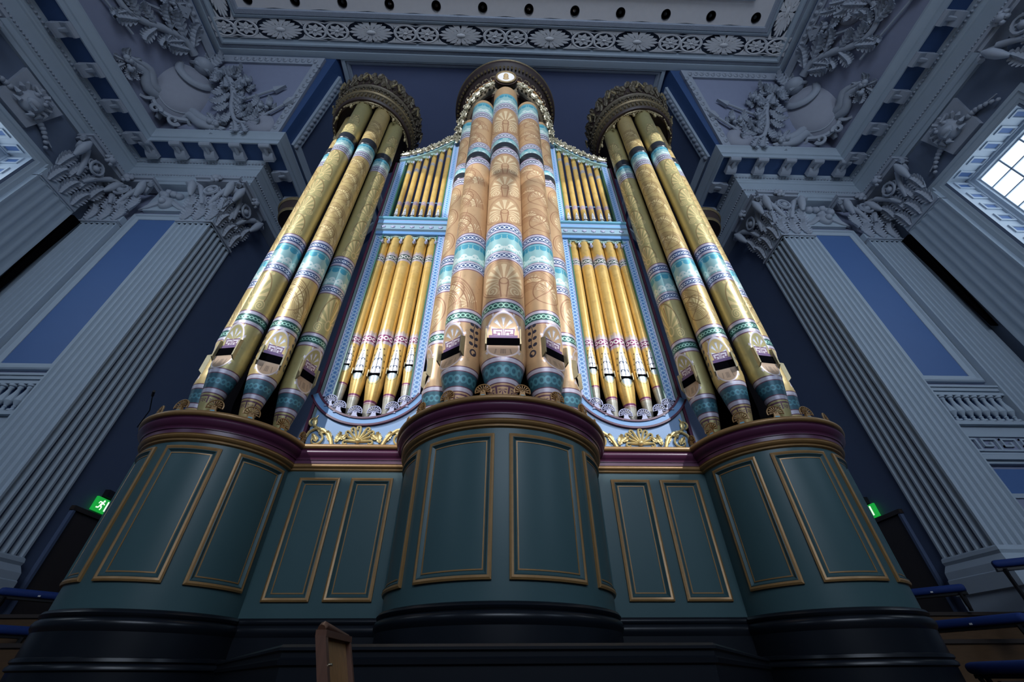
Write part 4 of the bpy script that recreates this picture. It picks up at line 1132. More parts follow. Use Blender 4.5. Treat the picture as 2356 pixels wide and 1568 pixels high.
# openwork fret: palmette and roundel pieces
pa = MB()
for sg in (-1, 1):
    for i in range(9):
        a = -1.38 + 2.76 * i / 8; L = .43 - .06 * abs(a); d = (cos(a) * sg, sin(a)); p_ = (-d[1], d[0])
        q = [(d[0] * r + p_[0] * w, d[1] * r + p_[1] * w) for r, w in ((.10, .012), (L * .6, .046), (L * .92, .046), (L * 1.06, 0), (L * .92, -.046), (L * .6, -.046), (.10, -.012))]
        if True: pa.prism(q if sg > 0 else q, -.07, 0)
    pa.tube([(sg * .05, .14, -.03), (sg * .12, .30, -.03), (sg * .24, .33, -.03), (sg * .2, .25, -.03)], .022, 5); pa.tube([(sg * .05, -.14, -.03), (sg * .12, -.30, -.03), (sg * .24, -.33, -.03), (sg * .2, -.25, -.03)], .022, 5)
pa.sphere((0, 0, -.04), .11, 10, 6, 1, 1, .6)
for sg in (-1, 1):
    for e_ in (-1, 1):
        pa.prism([(sg * .30, e_ * .40), (sg * .47, e_ * .40), (sg * .47, e_ * .16), (sg * .41, e_ * .30)], -.05, 0)
        pa.prism([(sg * .02, e_ * .40), (sg * .16, e_ * .40), (sg * .08, e_ * .22), (sg * .03, e_ * .16)], -.05, 0)
PALM = pa.mesh('fret_palmette', PLF, .5, S)
ro = MB()
for sg in (-1, 1):
    c_ = sg * .225
    ro.tube([(c_ + .215 * cos(2 * pi * i / 20), .33 * sin(2 * pi * i / 20), -.03) for i in range(20)], .034, 5, closed=True)
    for e_ in (-1, 1): ro.prism([(c_ - sg * .2, e_ * .40), (c_ + sg * .24, e_ * .40), (c_ + sg * .22, e_ * .22), (c_ + sg * .1, e_ * .33)], -.05, 0)
    for i in range(8):
        a = 2 * pi * i / 8 + .2; d = (cos(a), sin(a)); p_ = (-d[1], d[0])
        ro.prism([(c_ + d[0] * r * .75 + p_[0] * w, d[1] * r + p_[1] * w) for r, w in ((.03, .012), (.16, .052), (.27, 0), (.16, -.052))], -.06, 0)
    ro.sphere((c_, 0, -.04), .05, 8, 5)
for sg in (-1, 1):
    ro.tube([(-.45, sg * .34, -.03), (-.2, sg * .37, -.03), (0, sg * .30, -.03), (.2, sg * .37, -.03), (.45, sg * .34, -.03)], .025, 5)
FRS = Matrix.Diagonal((1.98, .83, 1, 1))
ROUN = ro.mesh('fret_roundel', PLF, .5, S)
for i in range(13):
    x = -11.04 + 1.84 * i
    put(PALM if i % 2 else ROUN, 'fret_palmette' if i % 2 else 'fret_roundel', tr, Matrix.Translation((x * S, 5.28 * S, 20.66 * S)) @ FRS)
for sg in (-1, 1):
    for i in range(5):
        put(ROUN if i % 2 else PALM, 'fret_roundel' if i % 2 else 'fret_palmette', tr, Matrix.Translation((sg * 11.28 * S, (4.1 - 1.84 * i) * S, 20.66 * S)) @ Matrix.Rotation(pi / 2, 4, 'Z') @ FRS)
# alcove ceiling
al = struct(MB().grid((-7.2, 6.1, 7.2, 15.1), 20.82), 'ceiling_alcove', DEEP, 0)
f = MB().ring((-7.08, 6.18, 7.08, 15.0), [(0, 0), (0, .16), (.16, .18), (.18, .10), (.30, .10), (.34, .05), (.34, 0)]); f.map(lambda u, v, h: (u, v, 20.82 - h)); HP(f, 'ceiling_frame', PL, al, .4)
f = MB().ring((-7.08, 6.18, 7.08, 15.0), [(.19, .105), (.20, .125), (.28, .125), (.29, .105)]); f.map(lambda u, v, h: (u, v, 20.82 - h)); HP(f, 'carved_band', ROPE, al, .4)
f = MB().grid((-6.74, 6.52, 6.74, 14.66), .02); f.map(lambda u, v, h: (u, v, 20.82 - h)); HP(f, 'ceiling_panel', ALCEIL, al, 0)

# ---- cove reliefs
LEAFC = leaf_mesh(1.0, .30, 1.2, PLR, 'acanthus_leaf', lobes=6, thick=.06, crest=.6)
def prism_fn(poly, h0, h1, fn): return MB().prism(poly, h0, h1).map(fn)
def relief(sd):
    s = SN[sd]
    base = Vector((sd * 13.2 * S, 7.2 * S, 17.0 * S))
    t = thing('corner_relief', 'plaster trophy relief wrapping the %s upper corner, shield between acanthus tails' % s, 'relief', base)
    R = lambda mb, n, m, sm=.6: HP(hmir(sd, mb), n, m, t, sm)
    cl = lambda v: -14.05 + .433 * v       # corner mitre (x on the front plane)
    mr = lambda v: -9.02 + .433 * v        # outer mitre of the front plane
    ct = lambda v: 8.05 - .433 * v         # corner mitre (y on the side plane)
    b0, b1 = .12, 3.95; ye = 2.2
    R(prism_fn([(cl(b0), b0), (mr(b0) - .16, b0), (mr(b1) - .34, b1), (cl(b1), b1)], 0, .05, fn_front), 'relief_field', LILAC, 0)
    R(prism_fn([(ye, b0), (ct(b0), b0), (ct(b1), b1), (ye, b1)], 0, .05, fn_side).flip(), 'relief_field', LILAC, 0)
    def strip(poly, fn, fl=False):
        R(prism_fn(poly, .04, .15, fn), 'relief_border', PLR, 0)
    w = .34
    strip([(mr(b0) - .16 - w, b0), (mr(b0) - .16, b0), (mr(b1) - .34, b1), (mr(b1) - .34 - w, b1)], fn_front)
    strip([(cl(b1 - w), b1 - w), (mr(b1) - .34 - w, b1 - w), (mr(b1) - .34 - w, b1), (cl(b1), b1)], fn_front)
    strip([(ye, b1 - w), (ct(b1 - w), b1 - w), (ct(b1), b1), (ye, b1)], fn_side)
    strip([(ye, b0), (ye + w, b0), (ye + w, b1 - w), (ye, b1 - w)], fn_side)
    def bumps(fn, a, b, n):
        for i in range(n):
            q = (i + .5) / n; u = a[0] + (b[0] - a[0]) * q; v = a[1] + (b[1] - a[1]) * q
            mb = MB().sphere((0, 0, 0), .12, 7, 5, .85, .95, .55); mb.sphere((.0, .0, .05), .05, 6, 4)
            mb.map(lambda x, y, z: fn(u + x, v + y, .15 + z)); R(mb, 'border_rosette', PLR, .8)
    bumps(fn_front, (mr(b0) - .33, b0 + .2), (mr(b1) - .51, b1 - .3), 13)
    bumps(fn_front, (cl(b1) + .9, b1 - w / 2), (mr(b1) - .6, b1 - w / 2), 14)
    bumps(fn_side, (ye + .2, b1 - w / 2), (ct(b1) - .9, b1 - w / 2), 12)
    # shield across the corner
    O = Vector((-13.02, 7.02, 18.55)); ex = Vector((1, 1, 0)).normalized(); ez = Vector((nh * .72, -nh * .72, nz_ * 1.0)).normalized(); ey = ez.cross(ex).normalized()
    def fs(u, v, h): return tuple(O + ex * u + ey * v + ez * h)
    mb = MB(); n_, m_ = 28, 6; V = []
    outl = []
    for i in range(n_):
        a = 2 * pi * i / n_; r = 1.0; x = 1.08 * sin(a); y = 1.15 * cos(a)
        if y < 0: x *= (1 - .22 * (y / 1.15) ** 2); y *= 1.12
        outl.append((x, y))
    for j in range(m_ + 1):
        q = j / m_
        for (x, y) in outl: V.append((x * (1 - q), y * (1 - q), .16 + .34 * math.sqrt(max(0, 1 - (1 - q) ** 2))))
    mb.add(V, [(j * n_ + i, j * n_ + (i + 1) % n_, (j + 1) * n_ + (i + 1) % n_, (j + 1) * n_ + i) for j in range(m_) for i in range(n_)])
    mb.add([(x, y, .16) for x, y in outl] + [(x, y, -.5) for x, y in outl], [(i, n_ + i, n_ + (i + 1) % n_, (i + 1) % n_) for i in range(n_)])
    R(mb.map(fs), 'shield', PLS, .6)
    mb = MB(); mb.tube([(x * 1.06, y * 1.06, .17) for x, y in outl], .10, 6, closed=True); mb.tube([(x * .86, y * .86, .30) for x, y in outl], .035, 5, closed=True)
    for (cx_, cy_, r, sg) in ((-1.15, .55, .32, 1), (1.15, .55, .32, -1), (-.85, -1.05, .3, -1), (.85, -1.05, .3, 1), (-.3, -1.42, .2, 1), (.3, -1.42, .2, -1)):
        mb.tube([(cx_ + r * (1 - k * .055) * cos(k * .5 * sg), cy_ + r * (1 - k * .055) * sin(k * .5 * sg), .22) for k in range(15)], [.09 - .004 * k for k in range(15)], 5)
    R(mb.map(fs), 'shield_scrolls', PLR, .8)
    mb = MB(); mb.tube(smooth_pts([(-.62, .90, .30), (-.45, .45, .52), (0, .28, .58), (.45, .45, .52), (.62, .90, .30)]), smooth_r([.10, .15, .17, .15, .10]), 9, .7); R(mb.map(fs), 'ribbon_swag', PLR, .8)
    # crown and helmet of foliage at the top
    mb = MB(); mb.sphere((0, 1.28, .38), .36, 12, 8, 1.0, .95, 1.1); mb.tube([(-.4, 1.15, .3), (-.2, 1.1, .62), (.2, 1.1, .62), (.4, 1.15, .3)], .07, 6)
    R(mb.map(fs), 'helmet', PLR, .8)
    off = base
    def lf(O_, e1, e2, e3, sc_):
        if sd > 0:
            O_ = Vector((-O_[0], O_[1], O_[2])); e1 = Vector((e1[0], -e1[1], -e1[2])); e2 = Vector((-e2[0], e2[1], e2[2])); e3 = Vector((-e3[0], e3[1], e3[2]))
        M = frame_matrix(Vector(O_) * S - off, e1, e2, e3) @ Matrix.Scale(sc_ * S, 4)
        put(LEAFC, 'acanthus_leaf', t, M)
    for i in range(9):
        a = rad(-80 + 160 * i / 8); d = ex * sin(a) + ey * cos(a); sidev = ex * cos(a) - ey * sin(a)
        lf(Vector(fs(.3 * sin(a), 1.35 + .25 * cos(a), .22)), sidev, d, ez, .62)
    # the two tails: tapering acanthus trunks over the front and the side plane
    def tail(pts, fn, n, seed):
        rng = random.Random(seed); rr = [.17 * (1 - .7 * i / (len(pts) - 1)) for i in range(len(pts))]
        mb = MB().tube(smooth_pts([(u, v, .16) for u, v in pts]), smooth_r(rr), 8, .8, up=(0, 0, 1)); mb.map(fn); R(mb, 'acanthus_stem', PLR, .8)
        P_ = [Vector((u, v, 0)) for u, v in pts]
        for i in range(n):
            q = (i + .5) / n * (len(P_) - 1); k = min(len(P_) - 2, int(q)); p = P_[k].lerp(P_[k + 1], q - k); d = (P_[k + 1] - P_[k]).normalized()
            for sg in (-1, 1):
                a = sg * rad(rng.uniform(28, 60)); dd = Vector((d.x * cos(a) - d.y * sin(a), d.x * sin(a) + d.y * cos(a), 0))
                e2 = (Vector(fn(dd.x, dd.y, 0)) - Vector(fn(0, 0, 0))).normalized(); e3 = (Vector(fn(0, 0, 1)) - Vector(fn(0, 0, 0))).normalized(); e1 = e2.cross(e3)
                lf(Vector(fn(p.x + dd.x * .12, p.y + dd.y * .12, .24)), e1, e2, e3, rng.uniform(.8, 1.1) * (1 - .35 * i / n))
    tail([(-12.55, 3.0), (-12.0, 3.1), (-11.45, 2.7), (-11.15, 2.0), (-11.1, 1.3), (-10.9, .75), (-10.5, .6), (-10.2, .9), (-10.35, 1.3)], fn_front, 12, 3)
    tail([(6.0, 3.05), (5.5, 2.95), (5.0, 2.4), (4.6, 1.75), (4.1, 1.4), (3.6, 1.5), (3.3, 2.1), (3.4, 2.7), (3.8, 2.9)], fn_side, 12, 5)
    # trophies: round shield, axe heads, torches, flowers, drapery
    for (fn, u, v) in ((fn_side, 3.55, 2.55), (fn_front, -9.95, .62)):
        mb = MB().lathe([(0, .22), (.3, .2), (.5, .12), (.56, .04)], 22); mb.map(lambda x, y, z: fn(u + x * 1.1, v + y, z + .05)); R(mb, 'round_shield', PLS, .6)
    def rod(fn, a, b, head, name):
        mb = MB().tube([(a[0], a[1], .2), (b[0], b[1], .2)], .05, 6)
        d = (Vector(b) - Vector(a)).normalized(); p_ = Vector((-d.y, d.x))
        if head == 'spear': mb.prism([tuple(Vector(b) + p_ * .12), tuple(Vector(b) - p_ * .12), tuple(Vector(b) + d * .5)], .12, .26)
        if head == 'axe': mb.prism([tuple(Vector(b) + p_ * .08 - d * .1), tuple(Vector(b) + p_ * .42 - d * .3), tuple(Vector(b) + p_ * .46 + d * .2), tuple(Vector(b) + p_ * .08 + d * .08)], .12, .26)
        if head == 'torch': mb.tube([tuple(b) + (.2,), tuple(Vector(b) + d * .3) + (.2,), tuple(Vector(b) + d * .55 + p_ * .08) + (.2,)], [.09, .16, .02], 7)
        mb.map(fn); R(mb, name, PLR, .6)
    rod(fn_front, (-10.6, 1.7), (-9.5, 2.2), 'spear', 'spear'); rod(fn_front, (-10.3, .5), (-9.0, 1.5), 'torch', 'torch')
    rod(fn_front, (-11.6, 1.9), (-10.9, 2.75), 'axe', 'axe'); rod(fn_side, (4.2, 2.2), (4.9, 3.3), 'axe', 'axe'); rod(fn_side, (3.2, 2.0), (2.75, 3.4), 'spear', 'spear'); rod(fn_side, (4.9, 1.2), (3.0, .7), 'torch', 'torch')
    rng = random.Random(11)
    for (fn, u, v, n_) in ((fn_front, -10.75, 2.35, 9), (fn_front, -9.75, 1.35, 8), (fn_side, 4.45, 3.0, 9), (fn_side, 3.0, 1.5, 8), (fn_front, -11.6, .5, 8), (fn_side, 5.6, .55, 8)):
        mb = MB()
        for k in range(8):
            a = 2 * pi * k / 8 + rng.uniform(-.3, .3); e2 = (Vector(fn(cos(a), sin(a), 0)) - Vector(fn(0, 0, 0))).normalized(); e3 = (Vector(fn(0, 0, 1)) - Vector(fn(0, 0, 0))).normalized()
            lf(Vector(fn(u + .1 * cos(a), v + .1 * sin(a), .16)), e2.cross(e3), e2, e3, rng.uniform(.38, .55))
        for k in range(n_): mb.sphere((u + rng.uniform(-.2, .2), v + rng.uniform(-.16, .16), .22 + rng.uniform(0, .12)), rng.uniform(.06, .12), 8, 5)
        mb.map(fn); R(mb, 'flower_cluster', PLR, .8)
    for (fn, pts) in ((fn_front, [(-13.3, .35), (-12.8, .9), (-12.2, .5), (-11.7, .35), (-11.2, .3)]), (fn_side, [(7.5, .4), (7.1, 1.0), (6.5, .7), (6.0, .9), (5.5, .5)])):
        for dv in (0, .22):
            mb = MB().tube(smooth_pts([(u, v + dv, .15) for u, v in pts]), smooth_r([.10, .17, .2, .15, .05]), 9, .9, up=(0, 0, 1)); mb.map(fn); R(mb, 'drapery_fold', PLR, .8)
PLS = mat('plaster_shield', (0.33, 0.35, 0.42), .6, noise=.06, bump=.05)
for sd in (-1, 1):
    relief(sd)
    # framed panel on the cove over the alcove side wall
    mb = MB(); ma = lambda v: 8.05 - .433 * v
    w0, w1 = .35, 3.95
    poly = [(ma(w0) + .5, w0), (14.5, w0), (14.5, w1), (ma(w1) + .55, w1)]
    def frame_poly(pl, w, h0, h1, name, m):
        c = Vector((sum(p[0] for p in pl) / 4, sum(p[1] for p in pl) / 4)); inn = []
        n_ = len(pl)
        for i in range(n_):
            a, b, d = Vector(pl[i - 1]), Vector(pl[i]), Vector(pl[(i + 1) % n_])
            d0 = (b - a).normalized(); d1 = (d - b).normalized(); m0 = Vector((-d0.y, d0.x)); m1 = Vector((-d1.y, d1.x)); q = m0 + m1; q = q / q.dot(m0)
            inn.append(tuple(b + q * w))
        V = [(x, y, h1) for x, y in pl] + [(x, y, h1) for x, y in inn] + [(x, y, h0) for x, y in pl] + [(x, y, h0) for x, y in inn]; f = []
        for i in range(n_):
            k = (i + 1) % n_; f += [(i, k, n_ + k, n_ + i), (2 * n_ + i, 2 * n_ + k, k, i), (n_ + i, n_ + k, 3 * n_ + k, 3 * n_ + i)]
        return MB().add(V, f), inn
    t = thing('cove_panel', 'framed dark blue cove panel high on the %s side of the organ alcove' % SN[sd], 'wall panel', (sd * 8.6 * S, 12 * S, 17.2 * S))
    mb, inn = frame_poly(poly, .34, 0, .14, 'cove_panel_frame', PL)
    HP(hmir(sd, mb.map(fn_alc)), 'panel_frame', PL, t, 0)
    HP(hmir(sd, prism_fn(inn, 0, .04, fn_alc)), 'panel_field', ALC, t, 0)
    for i in range(16):
        q = (i + .5) / 16; u = poly[0][0] + .17 + (poly[3][0] - poly[0][0]) * q; v = w0 + (w1 - w0) * q
        mb = MB().sphere((0, 0, 0), .11, 7, 5, .8, 1, .5); mb.map(lambda x, y, z: fn_alc(u + x, v + y, .14 + z)); HP(hmir(sd, mb), 'border_rosette', PLR, t, .8)

# ---- fluted pilasters with foliage capitals
def fluted(a, b, n, depth=.085):
    """plan polyline from a to b with n flutes cut to the left of travel"""
    a, b = Vector(a), Vector(b); d = (b - a); L = d.length; d.normalize(); nl = Vector((-d.y, d.x)); pts = [tuple(a)]
    p = L / (n + .25)
    for i in range(n):
        c = p * (.125 + i + .5); r = p * .38
        for k in range(7):
            q = -1 + 2 * k / 6; pts.append(tuple(a + d * (c + q * r) + nl * depth * math.sqrt(max(0, 1 - q * q))))
    pts.append(tuple(b)); return pts
def extrude(poly, z0, z1):
    n = len(poly); return MB().add([(x, y, z0) for x, y in poly] + [(x, y, z1) for x, y in poly], [(i, (i + 1) % n, n + (i + 1) % n, n + i) for i in range(n)] + [tuple(range(n, 2 * n))])
LEAFK = leaf_mesh(1.0, .33, 1.0, PLR, 'acanthus_leaf', lobes=6, thick=.05, crest=.6)
def capital(sd, t, off, faces, zb):
    """faces: (centre of face foot, direction along, outward normal, width, half?)"""
    par = bpy.data.objects.new('capital', None); COL.objects.link(par); par.parent = t
    R = lambda mb, n, sm=.7: HP(hmir(sd, mb), n, PLR, par, sm)
    def lf(O_, e1, e2, e3, sc_, nm='acanthus_leaf'):
        O_ = Vector(O_); e1, e2, e3 = Vector(e1), Vector(e2), Vector(e3)
        if sd > 0: O_.x *= -1; e1 = Vector((e1.x, -e1.y, -e1.z)); e2.x *= -1; e3.x *= -1
        put(LEAFK, nm, par, frame_matrix(O_ * S - off, e1, e2, e3) @ Matrix.Scale(sc_ * S, 4))
    for (c, al, nr, w) in faces:
        c, al, nr = Vector(c), Vector(al), Vector(nr); up = Vector((0, 0, 1))
        P_ = lambda u, v, h: tuple(c + al * u + up * v + nr * h)
        # neck moulding, bell, abacus
        for (z, hh, pr) in ((.02, .07, .05), (2.22, .13, .30), (2.35, .13, .38)):
            R(MB().prism([(-w / 2 - pr * .6, z), (w / 2 + pr * .6, z), (w / 2 + pr * .6, z + hh), (-w / 2 - pr * .6, z + hh)], -.2, pr).map(P_), 'abacus' if z > 2 else 'neck_moulding', 0)
        for i in range(3):
            u = (i - 1) * w * .36
            lf(P_(u, .10, .02), al, up, nr, .82)
        for i in range(4):
            u = (i - 1.5) * w * .33
            lf(P_(u, .72, .06), al, up, nr, .82)
        for sg in (-1, 1):
            dg = (al * sg + nr).normalized(); q = c + al * sg * (w / 2 + .12) + nr * .14 + up * 1.92; tn = dg
            pts = []; 
            for k in range(16):
                a = k * .55; r = .30 * (1 - k * .052); pts.append(tuple(q + tn * r * cos(a) + up * r * sin(a)))
            R(MB().tube(pts, [.085 - .003 * k for k in range(16)], 6), 'corner_volute', .8)
            R(MB().tube(smooth_pts([P_(sg * .12, 1.0, .1), P_(sg * .3, 1.5, .16), P_(sg * w * .45, 1.95, .2)]), smooth_r([.06, .09, .11]), 8), 'stalk', .8)
            q = c + al * sg * .2 + nr * .2 + up * 1.75; pts = []
            for k in range(14):
                a = pi * .5 + sg * k * .55; r = .2 * (1 - k * .055); pts.append(tuple(q + al * r * cos(a) + up * r * sin(a)))
            R(MB().tube(pts, .045, 5), 'inner_volute', .8)
            h = MB().tube(smooth_pts([P_(sg * (w / 2 + .02), 1.35, .22), P_(sg * (w / 2 + .07), 1.62, .30), P_(sg * (w / 2 + .10), 1.85, .36), P_(sg * (w / 2 + .14), 2.05, .44)]), smooth_r([.05, .13, .14, .04]), 9); R(h, 'pod', .8)
        fl = MB().sphere(P_(0, 2.28, .42), .14, 8, 6)
        for k in range(6): fl.sphere(P_(.15 * cos(k * pi / 3), 2.28 + .15 * sin(k * pi / 3), .40), .08, 6, 4)
        R(fl, 'fleuron', .8)
        m = MB().tube([P_(.22 * cos(k * pi / 6), 1.7 + .26 * sin(k * pi / 6), .26) for k in range(12)], .05, 5, closed=True); m.sphere(P_(0, 1.66, .24), .13, 8, 5); R(m, 'wreath', .8)
def pilaster(sd, label, plan, zs, zt, faces, base_path):
    b = Vector((sd * abs(plan[0][0]) * S, plan[0][1] * S, FL * S))
    t = thing('fluted_pilaster', label, 'pilaster', b)
    HP(hmir(sd, extrude(plan, zs, zt)), 'shaft', PL, t, .5)
    prof = [(.02, zs), (.06, zs - .03), (.08, zs - .10), (.05, zs - .16), (.10, zs - .22), (.16, zs - .30), (.17, zs - .40), (.17, zs - .44), (.20, zs - .46), (.20, zs - .75), (.14, zs - .78), (.14, FL)]
    HP(hmir(sd, MB().sweep(base_path, prof)), 'base', PL, t, .5)
    HP(hmir(sd, extrude(base_path, zt - .03, zt + .4)), 'bell', PL, t, 0)
    capital(sd, t, b, faces, zt)
    return t
NY, NX = Vector((0, -1, 0)), Vector((1, 0, 0)); AX, AY = Vector((1, 0, 0)), Vector((0, 1, 0))
ZS, ZT = 2.1, 12.55
for sd in (-1, 1):
    s = SN[sd]
    # corner pier of the alcove: fluted on the front and on the face turned to the organ
    plan = [(-11.55, 10.3)] + fluted((-11.55, 9.0), (-10.34, 9.0), 6) + fluted((-10.34, 9.0), (-10.34, 10.3), 6)[1:]
    pilaster(sd, 'tall fluted corner pier %s of the organ, carved capital on two faces' % s, plan, ZS, ZT,
             [((-10.945, 9.0, ZT), AX, NY, 1.21), ((-10.34, 9.65, ZT), AY, NX, 1.3)], [(-11.6, 9.6), (-11.55, 9.0), (-10.34, 9.0), (-10.34, 10.3)][0:4])
    plan = [(-15.0, 9.35)] + fluted((-15.0, 9.08), (-13.62, 9.08), 7) + [(-13.62, 9.35)]
    pilaster(sd, 'fluted pilaster in the %s corner of the hall beside the blue panel' % s, plan, ZS, ZT,
             [((-14.3, 9.08, ZT), AX, NY, 1.3)], [(-15.0, 9.3), (-15.0, 9.08), (-13.62, 9.08), (-13.62, 9.35)])
    plan = [(-15.1, 7.3)] + fluted((-14.85, 7.3), (-14.85, 8.7), 5, .02) + [(-15.1, 8.7)]
    pilaster(sd, 'shallow pilaster on the %s side wall next to the corner' % s, plan, ZS, ZT,
             [((-14.85, 8.0, ZT), AY, NX, 1.3)], [(-15.1, 7.3), (-14.85, 7.3), (-14.85, 8.7), (-15.1, 8.7)])
    plan = [(-15.1, 2.2)] + fluted((-14.85, 2.2), (-14.85, 3.6), 5, .02) + [(-15.1, 3.6)]
    pilaster(sd, 'pilaster on the %s side wall on the near side of the window' % s, plan, ZS, ZT,
             [((-14.85, 2.9, ZT), AY, NX, 1.3)], [(-15.1, 2.2), (-14.85, 2.2), (-14.85, 3.6), (-15.1, 3.6)])
    o = HP(hmir(sd, MB().add([(-14.84, 8.76, 12.5), (-14.84, 9.06, 12.5), (-14.84, 8.93, 8.2), (-14.84, 8.90, 8.2), (-15.06, 8.76, 12.5), (-15.06, 9.06, 12.5), (-15.06, 8.93, 8.2), (-15.06, 8.90, 8.2)], [(0, 1, 2, 3), (4, 7, 6, 5), (0, 4, 5, 1), (1, 5, 6, 2), (2, 6, 7, 3), (3, 7, 4, 0)])), 'shadow_gap_strip', BLACK, None, 0)  # black wedge put in as the shade of the slot between the pilasters
    tag(o, 'narrow black strip standing in for shade in the gap between the two pilasters of the %s corner' % s, 'trim')
    # blue panel between the pilasters
    t = thing('wall_panel', 'tall framed blue panel between fluted pilasters on the %s' % s, 'wall panel', (sd * 12.7 * S, 9.35 * S, 6.2 * S))
    f = MB().ring((-13.6, 6.36, -11.78, 13.36), [(0, 0), (0, .10), (.04, .13), (.10, .13), (.13, .08), (.20, .06), (.24, .03), (.24, 0)]); f.map(lambda u, v, h: (u, 9.35 - h, v)); HP(hmir(sd, f), 'panel_frame', PL, t, .4)
    f = MB().grid((-13.36, 6.6, -12.02, 13.12), .01); f.map(lambda u, v, h: (u, 9.35 - h, v)); HP(hmir(sd, f), 'panel_field', BLUE, t, 0)
    # foliage head above the panel
    t = thing('panel_festoon', 'carved fruit and mask festoon above the blue panel on the %s' % s, 'relief', (sd * 12.7 * S, 9.3 * S, 13.5 * S))
    rng = random.Random(4 + sd); mb = MB()
    mb.sphere((-12.7, 9.18, 13.95), .30, 12, 8, .9, .7, 1.0); mb.sphere((-12.7, 9.0, 13.85), .13, 8, 6)
    HP(hmir(sd, mb), 'mask', PLR, t, .8)
    for k in range(9): HP(hmir(sd, MB().sphere((-12.7 + rng.uniform(-.45, .45), 9.15, 14.25 + rng.uniform(-.1, .4)), rng.uniform(.1, .17), 7, 5)), 'fruit', PLR, t, .8)
    for sg in (-1, 1): HP(hmir(sd, MB().tube([(-12.7 + sg * .25, 9.2, 14.0), (-12.7 + sg * .6, 9.22, 13.72), (-12.7 + sg * .9, 9.25, 13.6)], [.12, .1, .03], 6)), 'ribbon', PLR, t, .8)
    HP(hmir(sd, MB().box((-12.62, 9.28, 14.2), (1.6, .12, 1.3))), 'back_plate', PL, t, 0)
    # balustrade in its recess, plain band, meander band, cornice below
    t = thing('balustrade', 'pale stone balustrade in front of a dark recess low on the %s wall' % s, 'balustrade', (sd * 12.6 * S, 9.3 * S, 5.0 * S))
    R = lambda mb, n, m=PL, sm=.5: HP(hmir(sd, mb), n, m, t, sm)
    R(MB().box((-12.58, 9.33, 5.47), (2.1, .03, .82)), 'recess', DEEP, 0)
    for k, (z, h, d) in enumerate(((6.12, .06, .24), (6.04, .10, .20), (5.96, .05, .15), (5.88, .08, .22))): R(MB().box((-12.58, 9.35 - d / 2, z), (2.1, d, h)), 'rail', PL, 0)
    R(MB().box((-12.58, 9.25, 5.02), (2.1, .24, .10)), 'bottom_rail', PL, 0)
    for i in range(9):
        x = -13.45 + .225 * i
        mb = MB().lathe([(.085, 5.07), (.085, 5.12), (.04, 5.14), (.035, 5.18), (.05, 5.2), (.035, 5.23), (.10, 5.36), (.085, 5.46), (.05, 5.60), (.042, 5.7), (.06, 5.74), (.05, 5.77), (.085, 5.79), (.085, 5.84)], 12, (x, 9.2)); R(mb, 'baluster')
    t = thing('meander_band', 'Greek key frieze band under the balustrade on the %s wall' % s, 'frieze', (sd * 12.6 * S, 9.35 * S, 3.9 * S))
    R = lambda mb, n, m=PL, sm=.5: HP(hmir(sd, mb), n, m, t, sm)
    R(MB().box((-12.58, 9.30, 4.84), (2.1, .10, .26)), 'plain_band', PL, 0)
    R(MB().box((-12.58, 9.31, 4.46), (2.1, .08, .50)), 'key_ground', LILAC, 0)
    mb = MB(); y = 9.25
    for k in range(4):
        u = -13.5 + .52 * k
        for (a, b, c, d) in ((0, .0, .52, 0), (0, 0, 0, .30), (0, .30, .36, .30), (.36, .30, .36, .12), (.36, .12, .16, .12), (.16, .12, .16, .2)):
            x0_, x1_ = sorted((u + a, u + c)); z0_, z1_ = sorted((4.30 + b, 4.30 + d)); mb.box(((x0_ + x1_) / 2, y - .001 * (k * 6 + len(mb.f) % 36 / 6), (z0_ + z1_) / 2), (x1_ - x0_ + .045, .05, z1_ - z0_ + .045))
    for z in (4.22, 4.69): mb.box((-12.58, y, z), (2.1, .06, .05))
    R(mb, 'key_pattern', PL, 0)
    for (z, h, d) in ((4.10, .12, .20), (4.0, .08, .12)): R(MB().box((-12.58, 9.35 - d / 2, z), (2.1, d, h)), 'cornice', PL, 0)
    R(MB().box((-12.58, 9.32, 3.55), (2.1, .06, .6)), 'blue_band', BLUE, 0)
    R(MB().box((-12.58, 9.30, 3.2), (2.1, .10, .10)), 'cornice', PL, 0)
    R(MB().box((-12.58, 9.32, 2.4), (2.1, .06, 1.5)), 'dado', LILAC, 0)

